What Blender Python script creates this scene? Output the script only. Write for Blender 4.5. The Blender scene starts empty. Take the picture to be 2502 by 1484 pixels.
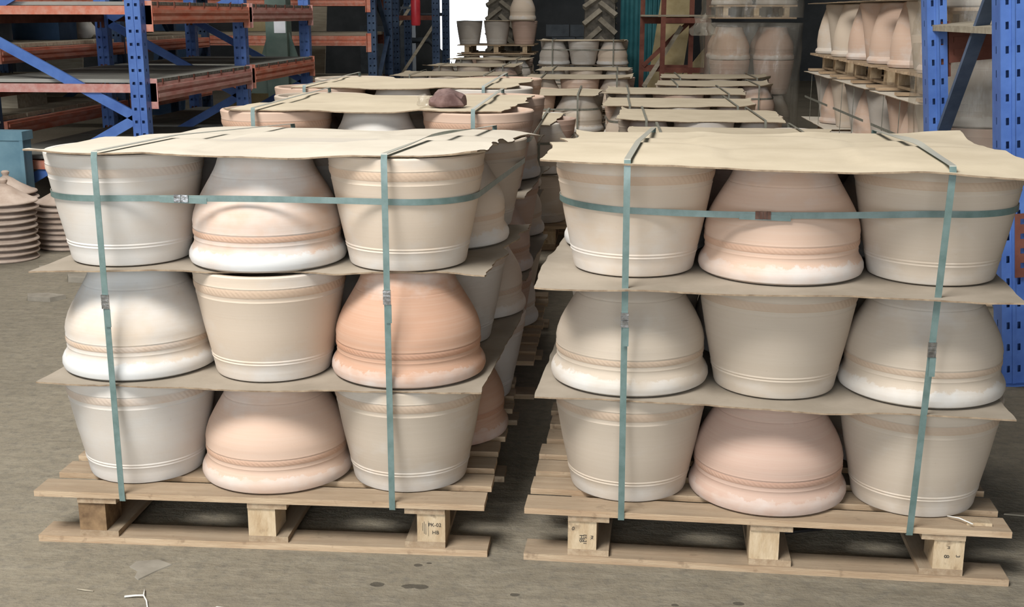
import bpy, bmesh, math, random
from mathutils import Vector, Matrix, noise as mnoise
PI = math.pi
C = bpy.context.scene.collection
# ------------------------------------------------------------------ camera
F_PX, PITCH, YAW, ROLL, CAM_H = 2941.08, .236685, .0789813, .0011323, 1.369682
cam_d = bpy.data.cameras.new('camera'); cam = bpy.data.objects.new('camera', cam_d); C.objects.link(cam)
cam_d.sensor_fit = 'HORIZONTAL'; cam_d.sensor_width = 36; cam_d.lens = F_PX / 2502 * 36
cam_d.clip_start = .05; cam_d.clip_end = 200
fw = Vector((-math.sin(YAW)*math.cos(PITCH), math.cos(YAW)*math.cos(PITCH), -math.sin(PITCH)))
rt = Vector((math.cos(YAW), math.sin(YAW), 0)); up = rt.cross(fw)
r2 = math.cos(ROLL)*rt + math.sin(ROLL)*up; u2 = math.cos(ROLL)*up - math.sin(ROLL)*rt
M4 = Matrix((r2, u2, -fw)).transposed().to_4x4(); M4.translation = (0, 0, CAM_H)
cam.matrix_world = M4
bpy.context.scene.camera = cam
# ------------------------------------------------------------------ world, lights, exposure
sc = bpy.context.scene
sc.view_settings.view_transform = 'Standard'; sc.view_settings.look = 'None'
sc.view_settings.gamma = 1; sc.view_settings.use_curve_mapping = False
sc.view_settings.exposure = 0.12
w = bpy.data.worlds.new('sky'); sc.world = w; w.use_nodes = True
w.node_tree.nodes['Background'].inputs[0].default_value = (.86, .93, 1, 1)
w.node_tree.nodes['Background'].inputs[1].default_value = 4.0
def area(name, loc, target, sx, sy, power, col=(1, 1, 1)):
    d = bpy.data.lights.new(name, 'AREA'); d.shape = 'RECTANGLE'; d.size = sx; d.size_y = sy
    d.energy = power; d.color = col
    o = bpy.data.objects.new(name, d); C.objects.link(o); o.location = loc
    o.rotation_euler = (Vector(target) - Vector(loc)).to_track_quat('-Z', 'Y').to_euler()
    return o
area('unseen_roof_light', (-2.4, -.3, 5.9), (-.4, 3.6, .3), 2.8, 2.0, 610, (1, .985, .955))
area('gate_light', (-2.0, -5.8, 2.2), (-.5, 4, .8), 7.0, 4.0, 130, (.86, .94, 1))
area('unseen_roof_light', (-2.9, 8.2, 6.2), (-2.9, 8.2, 0), 5.0, 1.6, 280, (1, .97, .92))  # added unseen lamp under the closed roof, placed to brighten the left rack
area('unseen_roof_light', (-1.0, 16.5, 6.2), (-1.0, 16.5, 0), 5.0, 1.6, 120, (1, .97, .92))
# ------------------------------------------------------------------ materials
MATS = {}
class NT:
    def __init__(s, name):
        s.m = bpy.data.materials.new(name); s.m.use_nodes = True; s.t = s.m.node_tree
        s.t.nodes.clear(); MATS[name] = s.m
        s.out = s.n('ShaderNodeOutputMaterial')
    def n(s, typ, **kw):
        x = s.t.nodes.new(typ)
        for k, v in kw.items(): setattr(x, k, v)
        return x
    def put(s, sock, v):
        if isinstance(v, bpy.types.NodeSocket): s.t.links.new(v, sock)
        elif isinstance(v, (tuple, list)): sock.default_value = tuple(v) + ((1,) if len(v) == 3 and sock.type == 'RGBA' else ())
        else: sock.default_value = v
    def math(s, op, a, b=0, c=0, clamp=False):
        x = s.n('ShaderNodeMath', operation=op, use_clamp=clamp)
        s.put(x.inputs[0], a); s.put(x.inputs[1], b)
        if op in ('MULTIPLY_ADD', 'SMOOTH_MIN'): s.put(x.inputs[2], c)
        return x.outputs[0]
    def mix(s, f, a, b, mode='MIX'):
        x = s.n('ShaderNodeMix', data_type='RGBA', blend_type=mode)
        s.put(x.inputs[0], f); s.put(x.inputs[6], a); s.put(x.inputs[7], b); return x.outputs[2]
    def coord(s, which='Object', scale=(1, 1, 1), rnd=0):
        t = s.n('ShaderNodeTexCoord'); mp = s.n('ShaderNodeMapping'); s.put(mp.inputs[3], scale)
        s.put(mp.inputs[0], t.outputs[which])
        if rnd:
            oi = s.n('ShaderNodeObjectInfo'); s.put(mp.inputs[1], s.math('MULTIPLY', oi.outputs['Random'], rnd))
        return mp.outputs[0]
    def noise(s, co, scale=5, detail=3, rough=.5):
        x = s.n('ShaderNodeTexNoise'); s.put(x.inputs['Vector'], co)
        x.inputs['Scale'].default_value = scale; x.inputs['Detail'].default_value = detail; x.inputs['Roughness'].default_value = rough
        return x.outputs[0]
    def ramp(s, f, stops, interp='LINEAR'):
        x = s.n('ShaderNodeValToRGB'); s.put(x.inputs[0], f); r = x.color_ramp; r.interpolation = interp
        while len(r.elements) < len(stops): r.elements.new(.5)
        for e, (p, c) in zip(r.elements, stops):
            e.position = p; e.color = (tuple(c) if isinstance(c, (tuple, list)) else (c, c, c)) + (1,)
        return x.outputs[0]
    def bsdf(s, col, rough=.8, bump=None, bstr=.3, bdist=.002, metal=0, spec=.35, **kw):
        b = s.n('ShaderNodeBsdfPrincipled'); s.put(b.inputs['Base Color'], col); s.put(b.inputs['Roughness'], rough)
        s.put(b.inputs['Metallic'], metal); s.put(b.inputs['Specular IOR Level'], spec)
        for k, v in kw.items(): s.put(b.inputs[k], v)
        if bump is not None:
            x = s.n('ShaderNodeBump'); x.inputs['Strength'].default_value = bstr; x.inputs['Distance'].default_value = bdist
            s.put(x.inputs['Height'], bump); s.put(b.inputs['Normal'], x.outputs[0])
        s.t.links.new(b.outputs[0], s.out.inputs[0]); return b

def pot_material(name, stops, hard):
    t = NT(name)
    oi = t.n('ShaderNodeObjectInfo')
    co = t.coord('Object', (1, 1, 1), 37.0)
    raw = t.n('ShaderNodeTexCoord').outputs['Object']
    sep = t.n('ShaderNodeSeparateXYZ'); t.put(sep.inputs[0], raw)
    zn = t.math('DIVIDE', sep.outputs[2], .3)
    zz = t.math('ADD', zn, t.math('MULTIPLY', t.math('SUBTRACT', t.noise(co, 24, 5, .7), .5), .17))
    prof = t.ramp(zz, stops)
    big = t.noise(t.coord('Object', (1, 1, 1.9), 37.0), 4.5, 4, .6)
    patch = t.noise(co, 22, 4, .6)
    msk = t.math('ADD', t.math('ADD', prof, oi.outputs['Alpha']), -1.0)
    msk = t.math('ADD', msk, t.math('MULTIPLY', t.math('SUBTRACT', big, .5), 1.9))
    msk = t.math('ADD', msk, t.math('MULTIPLY', t.math('SUBTRACT', patch, .5), .35), clamp=True)
    streak = t.noise(t.coord('Object', (1.2, 1.2, 70), 11.0), 2.2, 3, .6)
    clay = t.mix(t.math('MULTIPLY', t.math('SUBTRACT', streak, .42), .5, clamp=True), oi.outputs['Color'], (.62, .55, .47))
    clay = t.mix(t.math('MULTIPLY', t.noise(co, 7, 3), .25), clay, (.55, .42, .33))
    white = t.mix(streak, (.60, .59, .565), (.69, .68, .66))
    col = t.mix(msk, clay, white)
    # a few lime drips with a hard edge
    drip = t.math('GREATER_THAN', t.noise(t.coord('Object', (1, 1, .55), 23.0), 16, 2, .4), hard)
    col = t.mix(t.math('MULTIPLY', drip, .55), col, (.82, .81, .79))
    speck = t.math('GREATER_THAN', t.noise(co, 120, 1), .77)
    col = t.mix(t.math('MULTIPLY', speck, .12), col, (.3, .22, .17))
    h = t.math('ADD', t.math('MULTIPLY', streak, 1.0), t.math('MULTIPLY', t.noise(co, 90, 2), .5))
    t.bsdf(col, .78, h, .10, .003, spec=.2)
pot_material('clay_bucket', [(0, .78), (.16, .66), (.3, .42), (.7, .36), (.88, .40), (1, .48)], .95)
pot_material('clay_bell', [(0, 1.05), (.135, 1.0), (.155, .38), (.42, .28), (.62, .48), (.85, .86), (1, .98)], .78)

def simple(name, c1, c2, scale=6, rough=.8, bscale=60, bstr=.15, stretch=(1, 1, 1), rnd=13, spec=.3, metal=0, mid=(.35, .65), tint=0):
    t = NT(name); co = t.coord('Object', stretch, rnd)
    f = t.ramp(t.noise(co, scale, 5, .6), [(mid[0], 0), (mid[1], 1)])
    col = t.mix(f, c1, c2)
    if tint:
        oi = t.n('ShaderNodeObjectInfo')
        col = t.mix(1, col, t.ramp(oi.outputs['Random'], [(0, 1 - tint), (1, 1 + .0)]), 'MULTIPLY')
    t.bsdf(col, rough, t.noise(co, bscale, 3), bstr, .003, metal=metal, spec=spec)
    return t.m
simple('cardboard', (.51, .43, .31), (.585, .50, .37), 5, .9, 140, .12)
simple('cardboard_mid_shaded', (.265, .225, .175), (.345, .295, .235), 5, .9, 140, .12)  # greyer inner sheets; shade from the pots above is also put into the colour
simple('cardboard_grey', (.56, .505, .42), (.64, .58, .49), 5, .9, 140, .12)
simple('cardboard_edge', (.20, .14, .09), (.36, .27, .18), 40, .9)
t = NT('pallet_wood'); co = t.coord('Object', (1.2, 14, 14), 13)
gr = t.noise(co, 3.2, 6, .65)
col = t.mix(t.ramp(gr, [(.35, 0), (.65, 1)]), (.40, .27, .165), (.56, .42, .28))
col = t.mix(t.math('MULTIPLY', t.ramp(t.noise(t.coord('Object', (1, 1, 1), 7), 26, 3, .6), [(.62, 0), (.72, 1)]), .45), col, (.16, .10, .06))
oi = t.n('ShaderNodeObjectInfo'); col = t.mix(1, col, t.ramp(oi.outputs['Random'], [(0, 0.8), (1, 1.0)]), 'MULTIPLY')
sep = t.n('ShaderNodeSeparateXYZ'); t.put(sep.inputs[0], t.n('ShaderNodeNewGeometry').outputs['Normal'])
dm = t.math('MULTIPLY', t.math('GREATER_THAN', sep.outputs[2], .7), t.ramp(t.noise(t.coord('Object', (1, 1, 1), 5), 6, 4, .6), [(.25, .55), (.75, 1)]))
col = t.mix(t.math('MULTIPLY', dm, .72), col, (.20, .162, .118))
t.bsdf(col, .87, t.noise(co, 30, 4), .4, .003, spec=.2)
t = NT('pallet_wood_cross'); co = t.coord('Object', (14, 1.2, 14), 13)
gr = t.noise(co, 3.2, 6, .65)
col = t.mix(t.ramp(gr, [(.35, 0), (.65, 1)]), (.36, .25, .155), (.50, .38, .255))
col = t.mix(t.math('MULTIPLY', t.ramp(t.noise(t.coord('Object', (1, 1, 1), 7), 26, 3, .6), [(.62, 0), (.72, 1)]), .45), col, (.16, .10, .06))
oi = t.n('ShaderNodeObjectInfo'); col = t.mix(1, col, t.ramp(oi.outputs['Random'], [(0, 0.8), (1, 1.0)]), 'MULTIPLY')
sep = t.n('ShaderNodeSeparateXYZ'); t.put(sep.inputs[0], t.n('ShaderNodeNewGeometry').outputs['Normal'])
dm = t.math('MULTIPLY', t.math('GREATER_THAN', sep.outputs[2], .7), t.ramp(t.noise(t.coord('Object', (1, 1, 1), 5), 6, 4, .6), [(.25, .55), (.75, 1)]))
col = t.mix(t.math('MULTIPLY', dm, .72), col, (.20, .162, .118))
t.bsdf(col, .87, t.noise(co, 30, 4), .4, .003, spec=.2)
t = NT('pallet_block'); co = t.coord('Object', (9, 1.5, 3), 13)
gr = t.noise(co, 3.2, 6, .65)
col = t.mix(t.ramp(gr, [(.35, 0), (.65, 1)]), (.48, .34, .20), (.66, .52, .35))
col = t.mix(t.math('MULTIPLY', t.ramp(t.noise(t.coord('Object', (1, 1, 1), 7), 26, 3, .6), [(.62, 0), (.72, 1)]), .45), col, (.16, .10, .06))
oi = t.n('ShaderNodeObjectInfo'); col = t.mix(1, col, t.ramp(oi.outputs['Random'], [(0, 0.8), (1, 1.0)]), 'MULTIPLY')
sep = t.n('ShaderNodeSeparateXYZ'); t.put(sep.inputs[0], t.n('ShaderNodeNewGeometry').outputs['Normal'])
dm = t.math('MULTIPLY', t.math('GREATER_THAN', sep.outputs[2], .7), t.ramp(t.noise(t.coord('Object', (1, 1, 1), 5), 6, 4, .6), [(.25, .55), (.75, 1)]))
col = t.mix(t.math('MULTIPLY', dm, .72), col, (.20, .162, .118))
t.bsdf(col, .87, t.noise(co, 30, 4), .4, .003, spec=.2)
simple('old_block', (.045, .022, .012), (.30, .19, .10), 11, .85, 50, .3)
simple('dusty_wood', (.30, .255, .19), (.44, .385, .29), 3, .9, 50, .3, (1.2, 10, 10), tint=.2)
t = NT('strap'); co = t.coord('Object', (1, 1, 1), 13)
col = t.mix(t.ramp(t.noise(co, 30, 5, .6), [(.35, 0), (.65, 1)]), (.10, .155, .14), (.15, .215, .20))
sep = t.n('ShaderNodeSeparateXYZ'); t.put(sep.inputs[0], t.n('ShaderNodeNewGeometry').outputs['Normal'])
dm = t.math('MULTIPLY', t.math('GREATER_THAN', sep.outputs[2], .35), .7)  # upward faces mixed to beige, a painted stand-in for the roof's grazing reflection
t.bsdf(t.mix(dm, col, (.50, .46, .38)), .36, t.noise(co, 300, 3), .06, .003, spec=.6)
simple('strap_dusty', (.15, .15, .12), (.24, .23, .185), 30, .6, 300, .06)
simple('seal_metal', (.16, .15, .145), (.5, .5, .5), 40, .25, 100, .2, metal=1)
simple('seal_rust', (.10, .05, .035), (.2, .12, .09), 30, .5, 100, .1, metal=.6)
simple('rack_blue', (.045, .11, .36), (.09, .19, .50), 5, .45, 90, .08, spec=.5)
simple('rack_blue_dull', (.06, .09, .15), (.12, .16, .24), 5, .6, 90, .08)
simple('rack_blue_dark', (.018, .04, .09), (.05, .085, .15), 5, .6, 90, .08)
simple('rack_orange', (.58, .17, .10), (.62, .30, .22), 5, .7, 60, .12, (4, 1, 4))
simple('rack_pink', (.50, .21, .18), (.58, .35, .31), 5, .8, 60, .12, (4, 1, 4))
simple('rack_redbrown', (.10, .03, .02), (.2, .075, .05), 5, .8)
simple('shelf_dust', (.27, .265, .24), (.40, .39, .345), 2.2, .9, 40, .2)
simple('shelf_edge', (.06, .06, .05), (.22, .21, .18), 30, .9)
simple('dark_steel', (.025, .032, .04), (.06, .07, .08), 4, .6)
simple('green_steel', (.10, .15, .13), (.16, .21, .18), 4, .7)
simple('crate_blue', (.10, .20, .26), (.16, .28, .34), 5, .6)
simple('rubber', (.045, .04, .033), (.12, .105, .085), 8, .85)
simple('rubber_dust', (.15, .13, .10), (.26, .23, .18), 8, .9)
simple('teal_sheet', (.03, .14, .16), (.06, .20, .22), 4, .6)
simple('blue_sheet', (.03, .07, .14), (.06, .11, .20), 4, .6)
simple('yellow_board', (.42, .33, .17), (.55, .45, .26), 5, .9)
simple('lid_clay', (.40, .30, .235), (.58, .47, .39), 7, .85, 90, .2, tint=.2)
simple('brown_lump', (.10, .055, .05), (.22, .14, .125), 20, .75, 40, .5)
simple('paper', (.75, .76, .8), (.85, .86, .9), 5, .8)
simple('red_paint', (.35, .02, .03), (.5, .04, .05), 5, .4)
simple('ink', (.02, .02, .02), (.05, .045, .04), 30, .9)
simple('wall', (.05, .055, .06), (.09, .095, .10), 1.2, .9, 20, .1)
simple('roof', (.16, .16, .155), (.22, .22, .21), 1.2, .8, 20, .1)
simple('stone_shard', (.20, .175, .14), (.30, .27, .22), 8, .9, 60, .3)
simple('plaster_shard', (.55, .53, .48), (.7, .68, .63), 8, .9, 60, .3)
simple('cable', (.02, .018, .018), (.05, .04, .04), 8, .5)
# floor: dusty concrete with patches and a few damp drops
t = NT('floor'); co = t.coord('Object')
f1 = t.ramp(t.noise(co, .9, 6, .62), [(.35, 0), (.68, 1)])
f2 = t.ramp(t.noise(t.coord('Object', (1, 2.6, 1)), 9, 5, .65), [(.4, 0), (.75, 1)])
col = t.mix(f1, (.165, .142, .105), (.24, .207, .152))
col = t.mix(t.math('MULTIPLY', f2, .5), col, (.31, .275, .21))
col = t.mix(t.math('MULTIPLY', t.ramp(t.noise(co, 30, 6, .75), [(.48, 0), (.68, 1)]), .6), col, (.11, .10, .085))
crack = t.ramp(t.noise(t.coord('Object', (1, 3, 1)), 4.5, 8, .75), [(.485, 0), (.5, 1), (.515, 0)])
col = t.mix(t.math('MULTIPLY', crack, .22), col, (.09, .08, .07))
raw = t.n('ShaderNodeTexCoord').outputs['Object']
wob = t.n('ShaderNodeTexNoise'); t.put(wob.inputs['Vector'], raw); wob.inputs['Scale'].default_value = 30
stain = None
for (sx, sy, sr) in ((-.464, 2.684, .017), (-.434, 2.682, .018), (-.545, 2.686, .019), (-.46, 2.80, .012), (-.435, 2.815, .010), (-.20, 2.66, .012), (.33, 2.66, .013), (.18, 2.64, .008)):
    mp = t.n('ShaderNodeMapping'); t.put(mp.inputs[0], raw); t.put(mp.inputs[1], (-sx, -sy * 1.5, 0)); t.put(mp.inputs[3], (1, 1.5, 1))
    ln = t.n('ShaderNodeVectorMath', operation='LENGTH'); t.put(ln.inputs[0], mp.outputs[0])
    v = t.math('LESS_THAN', t.math('ADD', ln.outputs['Value'], t.math('MULTIPLY', t.math('SUBTRACT', wob.outputs[0], .5), .022)), sr)
    stain = v if stain is None else t.math('MAXIMUM', stain, v)
col = t.mix(t.math('MULTIPLY', stain, .8), col, (.055, .048, .038))
t.bsdf(col, .88, t.math('ADD', t.noise(co, 45, 5, .7), t.math('MULTIPLY', f2, .6)), .6, .008, spec=.25)
t = NT('cardboard_band'); co = t.coord('Object')
col = t.mix(t.ramp(t.noise(co, 5, 5, .6), [(.35, 0), (.65, 1)]), (.545, .485, .395), (.61, .55, .455))
sep = t.n('ShaderNodeSeparateXYZ'); t.put(sep.inputs[0], t.n('ShaderNodeTexCoord').outputs['Object'])
yy_ = t.math('ADD', sep.outputs[1], t.math('MULTIPLY', t.math('SUBTRACT', t.noise(t.coord('Object', (3, .1, 1)), 2, 2), .5), .06))
bnd = t.ramp(t.math('ADD', yy_, .5), [(.36, 0), (.37, 1), (.46, .7), (.49, 0)])
col = t.mix(t.math('MULTIPLY', bnd, .55), col, (.40, .36, .32))
t.bsdf(col, .9, t.noise(co, 140, 3), .12, .003)
# clear stretch film
t = NT('film'); co = t.coord('Object', (1, 1, .25))
tr = t.n('ShaderNodeBsdfTransparent'); t.put(tr.inputs[0], (.93, .92, .9))
b = t.n('ShaderNodeBsdfPrincipled'); t.put(b.inputs['Base Color'], (.62, .57, .48)); t.put(b.inputs['Roughness'], .16); t.put(b.inputs['Specular IOR Level'], .9)
bp = t.n('ShaderNodeBump'); bp.inputs['Strength'].default_value = .6; bp.inputs['Distance'].default_value = .03
t.put(bp.inputs['Height'], t.noise(co, 11, 4, .6)); t.put(b.inputs['Normal'], bp.outputs[0])
mx = t.n('ShaderNodeMixShader'); t.put(mx.inputs[0], t.ramp(t.noise(co, 7, 4, .6), [(.35, .09), (.75, .36)]))
t.t.links.new(tr.outputs[0], mx.inputs[1]); t.t.links.new(b.outputs[0], mx.inputs[2]); t.t.links.new(mx.outputs[0], t.out.inputs[0])

# ------------------------------------------------------------------ mesh helpers
class MB:
    def __init__(s): s.v = []; s.f = []; s.mi = []
    def add(s, vs, fs, mi=0):
        o = len(s.v); s.v += [tuple(p) for p in vs]; s.f += [tuple(i + o for i in q) for q in fs]; s.mi += [mi] * len(fs); return s
    def box(s, lo, hi, mi=0, top=None):
        (a, b, c), (d, e, f) = lo, hi
        return s.add([(a, b, c), (d, b, c), (d, e, c), (a, e, c), (a, b, f), (d, b, f), (d, e, f), (a, e, f)],
                     [(0, 3, 2, 1), (4, 5, 6, 7), (0, 1, 5, 4), (1, 2, 6, 5), (2, 3, 7, 6), (3, 0, 4, 7)], mi)
    def bar(s, p, q, w, d, upv=(0, 0, 1), mi=0):
        p, q = Vector(p), Vector(q); ax = (q - p).normalized(); upv = Vector(upv)
        sd = ax.cross(upv).normalized() * (w / 2); n = sd.cross(ax).normalized() * (d / 2)
        vs = [p - sd - n, p + sd - n, p + sd + n, p - sd + n, q - sd - n, q + sd - n, q + sd + n, q - sd + n]
        return s.add(vs, [(0, 3, 2, 1), (4, 5, 6, 7), (0, 1, 5, 4), (1, 2, 6, 5), (2, 3, 7, 6), (3, 0, 4, 7)], mi)
    def lathe(s, prof, n=48, mi=0):
        o = len(s.v); rows = []
        for r, z in prof:
            if r < 1e-6: rows.append([len(s.v)]); s.v.append((0, 0, z))
            else:
                rows.append(list(range(len(s.v), len(s.v) + n)))
                s.v += [(r * math.cos(2*PI*i/n), r * math.sin(2*PI*i/n), z) for i in range(n)]
        for A, B in zip(rows, rows[1:]):
            for i in range(n):
                j = (i + 1) % n
                if len(A) == 1 and len(B) == 1: continue
                if len(A) == 1: s.f.append((A[0], B[j], B[i]))
                elif len(B) == 1: s.f.append((A[i], A[j], B[0]))
                else: s.f.append((A[i], A[j], B[j], B[i]))
                s.mi.append(mi)
        return s
    def tube(s, pts, r, n=8, mi=0):
        pts = [Vector(p) for p in pts]; rings = []
        for i, p in enumerate(pts):
            ax = (pts[min(i + 1, len(pts) - 1)] - pts[max(i - 1, 0)]).normalized()
            a = ax.cross(Vector((0, 0, 1)));  a = a.normalized() if a.length > .01 else Vector((1, 0, 0)); b = ax.cross(a)
            rr = r(i / (len(pts) - 1)) if callable(r) else r
            rings.append(len(s.v)); s.v += [tuple(p + (a * math.cos(2*PI*k/n) + b * math.sin(2*PI*k/n)) * rr) for k in range(n)]
        for A, B in zip(rings, rings[1:]):
            for k in range(n):
                s.f.append((A + k, A + (k + 1) % n, B + (k + 1) % n, B + k)); s.mi.append(mi)
        s.f.append(tuple(rings[0] + k for k in range(n))[::-1]); s.mi.append(mi)
        s.f.append(tuple(rings[-1] + k for k in range(n))); s.mi.append(mi)
        return s
    def ribbon(s, pts, wv, tv, closed=False, mi=0):
        """pts path; wv half-width vectors; tv full thickness vectors (per point)"""
        o = len(s.v); n = len(pts)
        for p, a, b in zip(pts, wv, tv):
            p, a, b = Vector(p), Vector(a), Vector(b)
            s.v += [tuple(p - a), tuple(p + a), tuple(p + a + b), tuple(p - a + b)]
        for i in range(n if closed else n - 1):
            A, B = o + 4 * i, o + 4 * ((i + 1) % n)
            for k in range(4):
                s.f.append((A + k, A + (k + 1) % 4, B + (k + 1) % 4, B + k)); s.mi.append(mi)
        if not closed:
            s.f += [(o + 3, o + 2, o + 1, o), tuple(o + 4 * (n - 1) + k for k in range(4))]; s.mi += [mi] * 2
        return s
    def mesh(s, name, mats, smooth=False, fix=True):
        me = bpy.data.meshes.new(name); me.from_pydata(s.v, [], s.f)
        for m in (mats if isinstance(mats, (list, tuple)) else [mats]): me.materials.append(MATS[m])
        if any(s.mi): me.polygons.foreach_set('material_index', s.mi)
        if fix:
            bm = bmesh.new(); bm.from_mesh(me); bmesh.ops.recalc_face_normals(bm, faces=bm.faces); bm.to_mesh(me); bm.free()
        if smooth:
            me.polygons.foreach_set('use_smooth', [True] * len(me.polygons))
            if smooth != 'all': me.set_sharp_from_angle(angle=math.radians(35))
        me.update(); return me
def link(name, me, parent=None, loc=None, rot=None):
    o = bpy.data.objects.new(name, me); C.objects.link(o)
    if parent: o.parent = parent
    if loc is not None: o.location = loc
    if rot is not None: o.rotation_euler = rot
    return o
def tag(o, label, cat, group=None, kind=None):
    if kind != 'structure': o['label'] = label; o['category'] = cat
    if group: o['group'] = group
    if kind: o['kind'] = kind
    return o
def thing(name, label, cat, loc=(0, 0, 0), rotz=0, group=None):
    return tag(link(name, None, None, loc, (0, 0, rotz)), label, cat, group)
def struct(name, mb, mat):
    o = link(name, mb.mesh(name, mat)); o['kind'] = 'structure'; return o
rng = random.Random(7)
def nz(x, y, z=0): return mnoise.noise(Vector((x, y, z)))

# ------------------------------------------------------------------ the hall
XL, XR, YF, YB, ZR = -13, 8.5, -6.2, 26, 6.6
fl = MB(); fl.add([(XL, YF - 4, 0), (XR, YF - 4, 0), (XR, YB + 6, 0), (XL, YB + 6, 0)], [(0, 1, 2, 3)])
struct('floor', fl, 'floor')
struct('ceiling', MB().box((XL, YF, ZR), (XR, YB, ZR + .1)), 'roof')
struct('wall_left', MB().box((XL - .2, YF, 0), (XL, YB, ZR)), 'wall')
struct('wall_right', MB().box((XR, YF, 0), (XR + .2, YB, ZR)), 'wall')
DX0, DX1, DZ = -3.72, -2.5, 3.2     # bright doorway in the far wall
struct('wall_back', MB().box((XL, YB, 0), (DX0, YB + .2, ZR)).box((DX1, YB, 0), (XR, YB + .2, ZR)).box((DX0, YB, DZ), (DX1, YB + .2, ZR)), 'wall')
struct('wall_front', MB().box((XL, YF - .2, 0), (-6.2, YF, ZR)).box((2.6, YF - .2, 0), (XR, YF, ZR)).box((-6.2, YF - .2, 4.6), (2.6, YF, ZR)), 'wall')

# ------------------------------------------------------------------ pots
R_U = [(.0, 0), (.146, 0), (.1525, .003), (.1555, .010), (.1585, .028), (.1622, .046), (.1641, .0492), (.1630, .053), (.1652, .0568), (.1640, .0605), (.1660, .066),
       (.1815, .14), (.1958, .2215), (.1970, .2245), (.1960, .2275), (.1968, .231), (.2008, .2585), (.2022, .2615), (.2012, .265),
       (.2045, .284), (.2045, .290), (.201, .294), (.188, .294), (.184, .290), (.180, .27), (.142, .03), (.13, .016), (0, .015)]
R_B = [(.0, .012), (.17, .010), (.182, 0), (.193, 0), (.2035, .006), (.2075, .017), (.2065, .029), (.2015, .040), (.1955, .048), (.1925, .055), (.1915, .061),
       (.1928, .0645), (.1917, .068), (.1922, .073), (.1930, .090), (.1946, .0935), (.1936, .097), (.1945, .110), (.191, .128), (.184, .148), (.174, .168), (.163, .187), (.1515, .206),
       (.1415, .222), (.1405, .2245), (.1385, .226), (.138, .2285), (.136, .232), (.1335, .236), (.127, .250), (.1215, .266), (.119, .276), (.115, .2815), (.105, .282), (.05, .279), (0, .279)]
H_U, H_B = .294, .282
def rad_at(prof, z):
    outer = prof[1:22] if prof is R_U else prof[4:34]
    for (r0, z0), (r1, z1) in zip(outer, outer[1:]):
        if z0 <= z <= z1: return r0 + (r1 - r0) * (z - z0) / max(z1 - z0, 1e-6)
    return outer[-1][0]
def rope_mesh(prof, z0, z1, name, mat, n=88, lean=1.6):
    b = MB(); S = n * 5; K = 6
    for k in range(K + 1):
        t_ = k / K; z = z0 + (z1 - z0) * t_; base = rad_at(prof, z) + .0004
        env = math.sin(PI * t_) ** .6
        for i in range(S):
            ph = 2 * PI * (i / 5) + lean * 2 * PI * t_
            r = base + env * (.0003 + .0019 * (.5 + .5 * math.cos(ph)))
            a = 2 * PI * i / S; b.v.append((r * math.cos(a), r * math.sin(a), z))
    for k in range(K):
        for i in range(S):
            j = (i + 1) % S; b.f.append((k*S + i, k*S + j, (k+1)*S + j, (k+1)*S + i)); b.mi.append(0)
    return b.mesh(name, mat, 'all')
ME_U = MB().lathe(R_U, 64).mesh('bucket_pot', 'clay_bucket', True)
ME_B = MB().lathe(R_B, 64).mesh('bell_pot', 'clay_bell', True)
RO_U = rope_mesh(R_U, .2365, .2585, 'rope_band', 'clay_bucket')
RO_B = rope_mesh(R_B, .0745, .0895, 'rope_band', 'clay_bell')
WHITE, CREAM, PEACH, ORANGE, BEIGE, GREY, PINK = (.64, .58, .51), (.61, .50, .39), (.58, .405, .305), (.48, .275, .18), (.51, .43, .34), (.46, .42, .37), (.48, .325, .255)
CNAME = {WHITE: 'whitish', CREAM: 'cream', PEACH: 'peach', ORANGE: 'orange', BEIGE: 'beige', GREY: 'greyish', PINK: 'pinkish'}
def pot(kind, loc, colour, white, label, group, sxy=1.0, sz=1.0, rot=0, detail=True, tilt=(0, 0)):
    o = link('bucket_pot' if kind == 'U' else 'bell_pot', ME_U if kind == 'U' else ME_B, None, loc, (tilt[0], tilt[1], rot))
    o.scale = (sxy, sxy, sz); o.color = (*colour, white); tag(o, label, 'pot', group)
    if detail:
        r = link('rope_band', RO_U if kind == 'U' else RO_B, o); r.color = (colour[0] * .93, colour[1] * .83, colour[2] * .76, white - .22)
    return o

# ------------------------------------------------------------------ pallets
BD = [MB().box((-.6 + rng.uniform(0, .012), 0, 0), (.6 - rng.uniform(0, .012), .086, .016)).mesh('deck_board', 'pallet_wood') for _ in range(3)]
SB = MB().box((0, 0, 0), (.105, 1.0, .016)).mesh('stringer_board', 'pallet_wood_cross')
BK = MB().box((0, 0, 0), (.073, .10, .078)).mesh('block', 'pallet_block')
BK_OLD = MB().box((0, 0, 0), (.073, .10, .078)).mesh('block', 'old_block')
BB = MB().box((-.6, 0, 0), (.6, .09, .018)).mesh('bottom_board', 'pallet_wood')
def pallet(cx, y0, rz, label, z=0, group='wooden pallets under the pot stacks', old=False, depth=1.12, width=1.2):
    """front edge centre at (cx, y0), z is the ground it stands on"""
    p = thing('wooden_pallet', label, 'pallet', (cx, y0, z), rz, group)
    nb = 9 if depth > 1 else 6; p.scale[0] = width / 1.2
    for i in range(nb):
        o = link('deck_board', BD[i % 3], p, (rng.uniform(-.006, .006), i * (depth - .086) / (nb - 1), .128)); o.rotation_euler[2] = rng.uniform(-.004, .004) if i else 0
    for k, (xs, xb, xt) in enumerate(((-.487, -.487, -.487), (-.03, -.03, -.03), (.385, .417, .385))):
        link('stringer_board', SB, p, (xs, 0.004, .112)).scale[1] = depth - .008
        link('bottom_stringer_board', SB, p, (xt, 0.006, .018)).scale[1] = depth - .012
        for j in range(3):
            link('block', BK_OLD if (old and k == 0 and j == 0) else BK, p, (xb, .008 + j * (depth - .116) / 2, .034))
    for j in range(3): link('bottom_board', BB, p, (0, j * (depth - .09) / 2, 0))
    return p

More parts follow.
